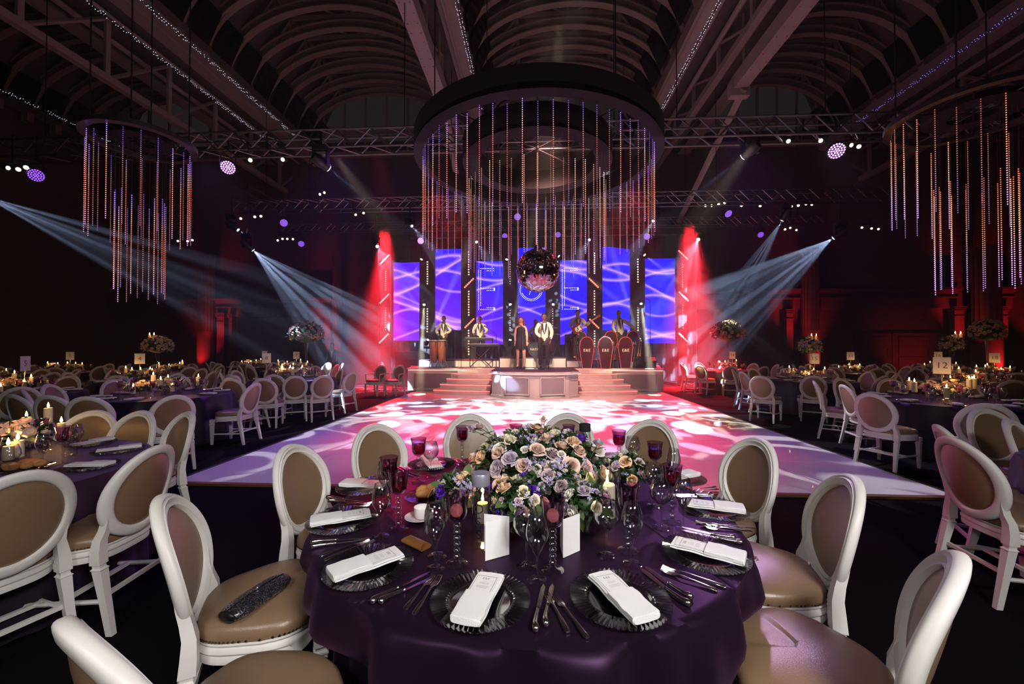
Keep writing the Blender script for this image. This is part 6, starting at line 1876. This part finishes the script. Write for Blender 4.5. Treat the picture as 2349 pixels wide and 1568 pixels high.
obj('clasp', MB().ball((0, 0, 0.030), 0.006, 10, 8), SILVER, parent=t)

# ================================================================== THE OTHER TABLES
NUM = M('grey_numeral', (0.10, 0.10, 0.11), 0.6)
def number_card(p, txt, face, lab):
    t = thing('table_number', lab, 'table number', p, face)
    obj('base', MB().lathe([(0.05, 0), (0.05, 0.006), (0.008, 0.012)], 16), SILVER, parent=t)
    obj('pole', MB().tube([(0, 0.002, 0.01), (0, 0.002, 0.42)], 0.004, 8), SILVER, parent=t)
    obj('card', MB().box((0, -0.004, 0.52), (0.19, 0.004, 0.25)), PAPER, parent=t, smooth=0)
    if txt: text(txt, 0.13, NUM, t, (0, -0.0072, 0.52), (PI / 2, 0, 0))
    return t


pz = {}
def posy_low(mats, seed):
    r_ = random.Random(seed); b = MB(); g = MB()
    for _ in range(16):
        d = rand_dome(r_, 0.0); lowrose(b, (d.x * 0.10, d.y * 0.10, 0.15 + d.z * 0.075), r_.uniform(0.026, 0.036), 7, d)
    for _ in range(60):
        d = rand_dome(r_, -0.3); leaf(g, (d.x * 0.09, d.y * 0.09, 0.145 + d.z * 0.06), d, r_.uniform(0.035, 0.07), 0.012, r_.uniform(-1, 1))
    return b.mesh('bloom', mats, 40), g.mesh('foliage', DGREEN, 80)
PL = [posy_low(ROSES[k_], k_) for k_ in (0, 1, 2, 4)]
PV = lathe_glass([(0.04, 0), (0.042, 0.003), (0.042, 0.11), (0.039, 0.11), (0.038, 0.01), (0.001, 0.009)], 12).mesh('vase', THIN)
CW = [MB().lathe([(r, 0), (r, h - 0.003), (r * 0.9, h), (0.001, h - 0.005)], 12).mesh('wax', WAX) for r, h in ((0.032, 0.11), (0.027, 0.09), (0.032, 0.15))]
CF = MB().lathe([(0.001, 0.0), (0.008, 0.010), (0.009, 0.018), (0.005, 0.036), (0.0005, 0.052)], 8).mesh('flame', FLAME)
CWK = MB().tube([(0, 0, -0.006), (0, 0, 0.01)], 0.0015, 4).mesh('wick', BLKMET)
HOLD = {h: lathe_glass([(0.035, 0), (0.036, 0.004), (0.010, 0.012), (0.014, h * 0.25), (0.008, h * 0.4), (0.014, h * 0.6), (0.010, h - 0.01), (0.036, h - 0.004), (0.036, h), (0.001, h)], 10).mesh('holder', THIN) for h in (0.06, 0.12, 0.18)}
ROLLP = None
TABLES = [  # x right of lens, z ahead, description, number, pixel of the card, lamp
    (-3.55, 2.56, 'left edge table', None, None, 1.2), (-5.85, 6.85, 'second left table', None, None, 3),
    (-8.6, 6.9, 'table five', '5', 58, 3), (-8.9, 9.8, 'table four', '4', 321, 3), (-5.5, 10.25, 'table eight', '8', 593, 5),
    (-7.5, 13.9, 'table seven', '7', 680, 3), (-12.4, 9.6, 'table beyond five', None, None, 2), (-14.4, 13.1, 'table one', '1', 161, 2), (-10.6, 16.6, 'table three', '3', 607, 2), (-10.9, 13.0, 'table left of seven', None, None, 2),
    (4.45, 2.35, 'right edge table', None, None, 0), (6.55, 6.15, 'table twelve', '12', 2160, 4), (7.2, 9.9, 'table fifteen', '15', 1868, 6),
    (9.7, 8.6, 'table right of fifteen', None, None, 3), (10.8, 12.8, 'table thirteen', '13', 1951, 3), (7.5, 14.1, 'table fourteen', '14', 1680, 2), (14.1, 13.4, 'table sixteen', '16', 2152, 2), (12.7, 10.6, 'table eighteen', '18', 2281, 2)]
EXPL = {0: ((42, 1085, 0.15, 'front chair'), (348, 1025, 0.15, 'chair with pink-edged back'), (425, 947, 0, 'far chair nearest the dance floor'), (318, 945, 0, 'far middle chair'), (212, 944, 0, 'far chair partly behind glasses')),
        1: ((35, 905, 0, 'dark-backed chair, left of three'), (115, 907, 0, 'dark-backed chair, middle of three'), (200, 910, 0, 'dark-backed chair, right of three'), (400, 907, 0.2, 'chair behind the far middle tan one'), (584, 879, 0.1, 'side-on chair with shining back')),
        4: ((530, 868, 0, 'violet-lit chair on the left'), (604, 868, 0, 'near chair second from left'), (677, 862, 0, 'near chair third from left'), (742, 861, 0, 'near chair fourth from left'), (808, 853, 0, 'side-on chair facing left'), (782, 846, 0, 'far right chair')),
        11: ((2000, 902, -0.1, 'pale chair nearest the dance floor'), (1938, 883, -0.1, 'pale narrow chair behind it'), (2265, 926, 0.0, 'dark chair on the near side'), (1928, 868, 0, 'chair half hidden behind the pale one')),
        10: ((2165, 978, 0.0, 'chair with an orange-lit inner back'), (2196, 1006, 0.0, 'pink-lit chair seen from behind'), (2325, 965, 0, 'dark-backed far chair')),
        12: ((1745, 862, 0.1, 'tan-backed near chair on the left'), (1866, 862, 0, 'shaded near chair on the right'))}
k_ = 0
for ti, (tx, tz, desc, num, cpx, lamp) in enumerate(TABLES):
    c = C(tx, tz); rr = random.Random(100 + ti)
    base = 0.028 if False else 0
    dup(T0, c, rr.uniform(0, 6), 'round table under the cloth of the ' + desc)
    obj('tablecloth', SIDECLOTH, loc=c, rot=(0, 0, rr.uniform(0, 6)), label='dark violet floor-length cloth on the ' + desc, cat='tablecloth', group='dark tablecloths')
    far = tz > 8
    gch = 'chairs round the ' + desc
    mine = []
    for px, py, tw, lab in EXPL.get(ti, ()):
        chair_at(px, py, c, 'white oval-back %s at %s' % (lab, desc), gch, tw); mine.append(PLACED[-1])
    a0 = rr.uniform(0, 1)
    ordn = ['first', 'second', 'third', 'fourth', 'fifth', 'sixth', 'seventh', 'eighth', 'ninth', 'tenth']
    dirc = Vector((-c.x, -c.y)).normalized(); abase = atan2(dirc.y, dirc.x)
    q = 0
    for j in range(10):
        a = abase + 2 * PI * j / 10 + a0 * 0.5
        rad = rr.uniform(1.16, 1.26)
        p = (c.x + rad * cos(a), c.y + rad * sin(a))
        if any(hypot(p[0] - m_[0], p[1] - m_[1]) < 0.62 for m_ in PLACED): continue
        dd = hypot(p[0], p[1])
        if dd < 2.6 or (DX0 - 0.3 < p[0] < DX1 + 0.3 and p[1] > DY0): continue
        if ti in EXPL and ti != 4 and ti != 12 and hypot(p[0], p[1]) < hypot(c.x, c.y) - 0.5: continue
        if ti in (0, 10) and j in (0, 1, 9): continue
        put_chair(p, (c.x, c.y), 'white oval-back chair, %s anticlockwise from the camera side of %s' % (ordn[j], desc), gch)
    # settings
    for j in range(10):
        a = abase + 2 * PI * (j + 0.25) / 10; x, y = c.x + 0.77 * cos(a), c.y + 0.77 * sin(a)
        where = '%s, %s place anticlockwise from the camera side' % (desc, ordn[j])
        if tz < 11 and (ti not in (10,)):
            obj('glass_plate', PLATELO, loc=(x, y, TZ), label='ribbed glass plate on ' + where, cat='plate', group='plates on the ' + desc)
        obj('napkin', NAPLO, loc=(x, y, TZ + (0.0195 if tz < 11 else 0)), rot=(0, 0, a + PI / 2 + rr.uniform(-.2, .2)), label='folded white napkin on ' + where, cat='napkin', group='napkins on the ' + desc)
        a2 = a + 0.25
        gl_n = 2 if tz < 11 else 1
        for q_ in range(gl_n):
            kind = ('wine', 'goblet', 'flute')[(j + q_) % 3]
            rad = 0.56 - 0.07 * q_ + rr.uniform(-.04, .04)
            glassware(kind, (c.x + rad * cos(a2 - 0.12 * q_), c.y + rad * sin(a2 - 0.12 * q_), TZ), '%s on %s' % ({'wine': 'wine glass', 'goblet': 'goblet', 'flute': 'champagne glass'}[kind] + ('' if q_ == 0 else ', inner one,'), where), 'glasses on the ' + desc, False, True)
    nc = 6 if tz < 11 else 5
    for j in range(nc):
        a = 2 * PI * j / nc + rr.uniform(-.3, .3); rad = rr.uniform(0.12, 0.46); h = rr.choice((0.06, 0.12, 0.18)); cw = rr.randrange(3)
        p = Vector((c.x + rad * cos(a), c.y + rad * sin(a), TZ))
        if ti == 0: p = Vector((*(P((18, 40, 95, 140, 60, 110)[j], (1075, 1068, 1020, 1010, 1000, 985)[j], TZ).xy), TZ)); h = 0.06; cw = (1, 0, 1, 1, 0, 2)[j]
        t = thing('candle', 'lit ivory candle %s on the %s' % (('first', 'second', 'third', 'fourth', 'fifth', 'sixth')[j] + ' from the camera side', desc), 'candle', p, group='candles on the ' + desc)
        obj('holder', HOLD[h], parent=t); obj('wax', CW[cw], parent=t, loc=(0, 0, h)); hh = h + (0.11, 0.09, 0.15)[cw]
        obj('wick', CWK, parent=t, loc=(0, 0, hh)); obj('flame', CF, parent=t, loc=(0, 0, hh + 0.004))
    if lamp:
        point((c.x - 0.15, c.y - 0.25, TZ + 0.30), lamp * 0.5, (1.0, 0.50, 0.18), 0.05)
        point((c.x + 0.2, c.y + 0.2, TZ + 0.36), lamp * 0.5, (1.0, 0.50, 0.18), 0.05)
    for j in range(4 if tz < 11 else 3):
        a = 2 * PI * j / 4 + 0.5 + rr.uniform(-.3, .3); rad = rr.uniform(0.12, 0.34)
        if ti == 0: a, rad = (1.2 + j, 0.3)
        m1, m2 = PL[(ti + j) % 4]
        t = thing('posy', 'low rose posy, %s one on the %s' % (('first', 'second', 'third', 'fourth')[j], desc), 'flowers', (c.x + rad * cos(a), c.y + rad * sin(a), TZ), rr.uniform(0, 6), 'posies on the ' + desc)
        t.scale = (rr.uniform(0.9, 1.25),) * 3
        obj('vase', PV, parent=t); obj('bloom', m1, parent=t, kind='stuff'); obj('foliage', m2, parent=t, kind='stuff')
    if num:
        p = Q(cpx, 800, tz); p.z = TZ
        dv = Vector((p.x - c.x, p.y - c.y))
        if dv.length > 0.7: dv = dv.normalized() * 0.7
        p = Vector((c.x + dv.x, c.y + dv.y, TZ))
        face = atan2(-p.y, -p.x) + PI / 2 + rr.uniform(-.25, .25)
        if num == '5': face += 0.9
        number_card(p, num, face, 'white number card on a stand on %s' % desc)
# bread on the left edge table
c = P(55, 1072, TZ + 0.01)
obj('bread_plate', MB().lathe([(0.09, 0.0), (0.12, 0.006), (0.14, 0.012), (0.14, 0.014), (0.118, 0.009), (0.001, 0.004)], 40), THIN, loc=(c.x, c.y, TZ), label='clear plate of rolls on the left edge table', cat='plate')
for i, (x, y) in enumerate(((-0.06, -0.03), (0.0, -0.06), (0.05, -0.02), (0.02, 0.04), (-0.04, 0.04), (0.08, 0.03))):
    obj('bread_roll', MB().ball((0, 0, 0), (0.042, 0.034, 0.024), 16, 10), CRUST, loc=(c.x + x, c.y + y, TZ + 0.032), rot=(0, 0, i), label='golden roll on the left edge table, %s of six' % ('first second third fourth fifth last'.split()[i]), cat='bread', group='rolls on the left edge table')

# tall arrangements
for px, py, D, r, ry_, zb, seed, lab in ((362, 793, 9.7, 0.40, 0.21, 0.75, 1, 'tall rose arrangement on table four'), (703, 766, 10.6, 0.48, 0.29, 0.75, 2, 'tall rose arrangement above the card of table seven'), (1670, 762, 13.9, 0.62, 0.38, 0.75, 3, 'tall rose arrangement above the card of table fourteen'),
                                      (1858, 794, 9.9, 0.30, 0.20, 0.75, 4, 'tall rose arrangement behind the card of table fifteen'), (2182, 790, 8.9, 0.28, 0.18, 0.75, 5, 'smaller tall arrangement behind the card of table twelve'), (2264, 760, 10.4, 0.52, 0.30, 0.75, 6, 'wide tall arrangement above the card of table eighteen')):
    p = Q(px, py, D); zc = p.z; r_ = random.Random(seed); used_ = []; r *= 0.92 * cos(atan2(abs(px - 1174), 930))
    t = thing('tall_flower_arrangement', lab, 'flowers', (p.x, p.y, TZ), group='tall arrangements'); zc -= TZ
    obj('vase', lathe_glass([(0.10, 0), (0.11, 0.01), (0.03, 0.04), (0.022, zc * 0.5), (0.05, zc - ry_ * 0.7), (0.07, zc - ry_ * 0.5), (0.001, zc - ry_ * 0.5)], 20), THIN, parent=t)
    for k2 in range(84):
        for _ in range(12):
            d = rand_dome(r_, -0.4); q = Vector((d.x * r, d.y * r, zc + d.z * ry_))
            if all((q - q2).length > 0.06 * r / 0.35 for q2 in used_): break
        used_.append(q)
        o = obj('rose', ROSEM[r_.choice((0, 1, 2, 3, 8, 9, 6, 0))], parent=t, loc=q); o.scale = (r_.uniform(0.036, 0.055) * (r / 0.35) ** 0.6,) * 3
        o.rotation_euler = (Vector((d.x / r, d.y / r, d.z / ry_)).to_track_quat('Z', 'Y') @ Euler((r_.uniform(-.3, .3), 0, r_.uniform(0, 6))).to_quaternion()).to_euler()
    g = MB()
    for _ in range(300):
        d = rand_dome(r_, -0.6); k3 = r_.uniform(0.75, 1.12)
        leaf(g, (d.x * r * k3, d.y * r * k3, zc + d.z * ry_ * k3), (d + Vector((r_.gauss(0, .4), r_.gauss(0, .4), r_.gauss(0, .4)))).normalized(), r_.uniform(0.04, 0.09), 0.014, r_.uniform(-1, 1))
    obj('foliage', g, DGREEN, parent=t, kind='stuff', smooth=80)
    obj('flower_core', MB().ball((0, 0, zc), (r * 0.8, r * 0.8, ry_ * 0.8), 16, 10), DGREEN, parent=t)
    if px in (362, 1858, 2182):
        for dx in (-0.06, 0.05):
            t2 = thing('candle', 'small candle glowing in the %s, %s one' % (lab.replace(' arrangement', ' flowers').replace(' on the', ' of').replace('rose ', ''), 'left' if dx < 0 else 'right'), 'candle', (p.x + dx, p.y - 0.15, TZ + zc + ry_ * 0.8), group='candles in the tall arrangements')
            obj('wax', CW[1], parent=t2); obj('wick', CWK, parent=t2, loc=(0, 0, 0.09)); obj('flame', CF, parent=t2, loc=(0, 0, 0.094))
        point((p.x, p.y - 0.25, TZ + zc + ry_ + 0.2), 1.2, (1.0, 0.5, 0.2), 0.03)

# pale armchairs beside the stage
AC = None
for i, px in enumerate((861, 904)):
    p = Q(px, 850, 13.0)
    lab = ('left', 'right')[i] + ' one of two pink-lit white armchairs beside the stage'
    t = dup(CHAIR0, (p.x, p.y, 0), 2.9, lab, 'armchairs by the stage')
    t.name = 'armchair'
    for s in (-1, 1):
        obj('armrest', MB().tube([(s * 0.20, -0.24, 0.70), (s * 0.27, -0.05, 0.70), (s * 0.27, 0.12, 0.69), (s * 0.26, 0.14, 0.66), (s * 0.25, 0.13, 0.46)], [0.014, 0.018, 0.020, 0.018, 0.014], 8), WHITE, parent=t)
# ================================================================== HAZE
m = bpy.data.materials.new('stage_haze'); m.use_nodes = True
nt = m.node_tree; nt.nodes.clear()
out = nt.nodes.new('ShaderNodeOutputMaterial'); vsn = nt.nodes.new('ShaderNodeVolumeScatter')
vsn.inputs['Color'].default_value = (0.9, 0.9, 0.95, 1); vsn.inputs['Density'].default_value = 0.0045
vsn.inputs['Anisotropy'].default_value = 0.2
nt.links.new(vsn.outputs[0], out.inputs['Volume'])
bake_text()
obj('haze', MB().box((0, 13.3, 5.92), (40, 16.6, 11.8)), m, smooth=0, label='thin stage haze hanging over the dance floor and stage', cat='haze', kind='stuff')
m2 = m.copy(); m2.name = 'stage_haze_dense'; m2.node_tree.nodes['Volume Scatter'].inputs['Density'].default_value = 0.0065
stage_box = obj('haze', MB().box((0, 15.9, 3.6), (15.0, 5.2, 7.0)), m2, smooth=0, label='denser patch of stage haze round the light columns and screens', cat='haze', kind='stuff')
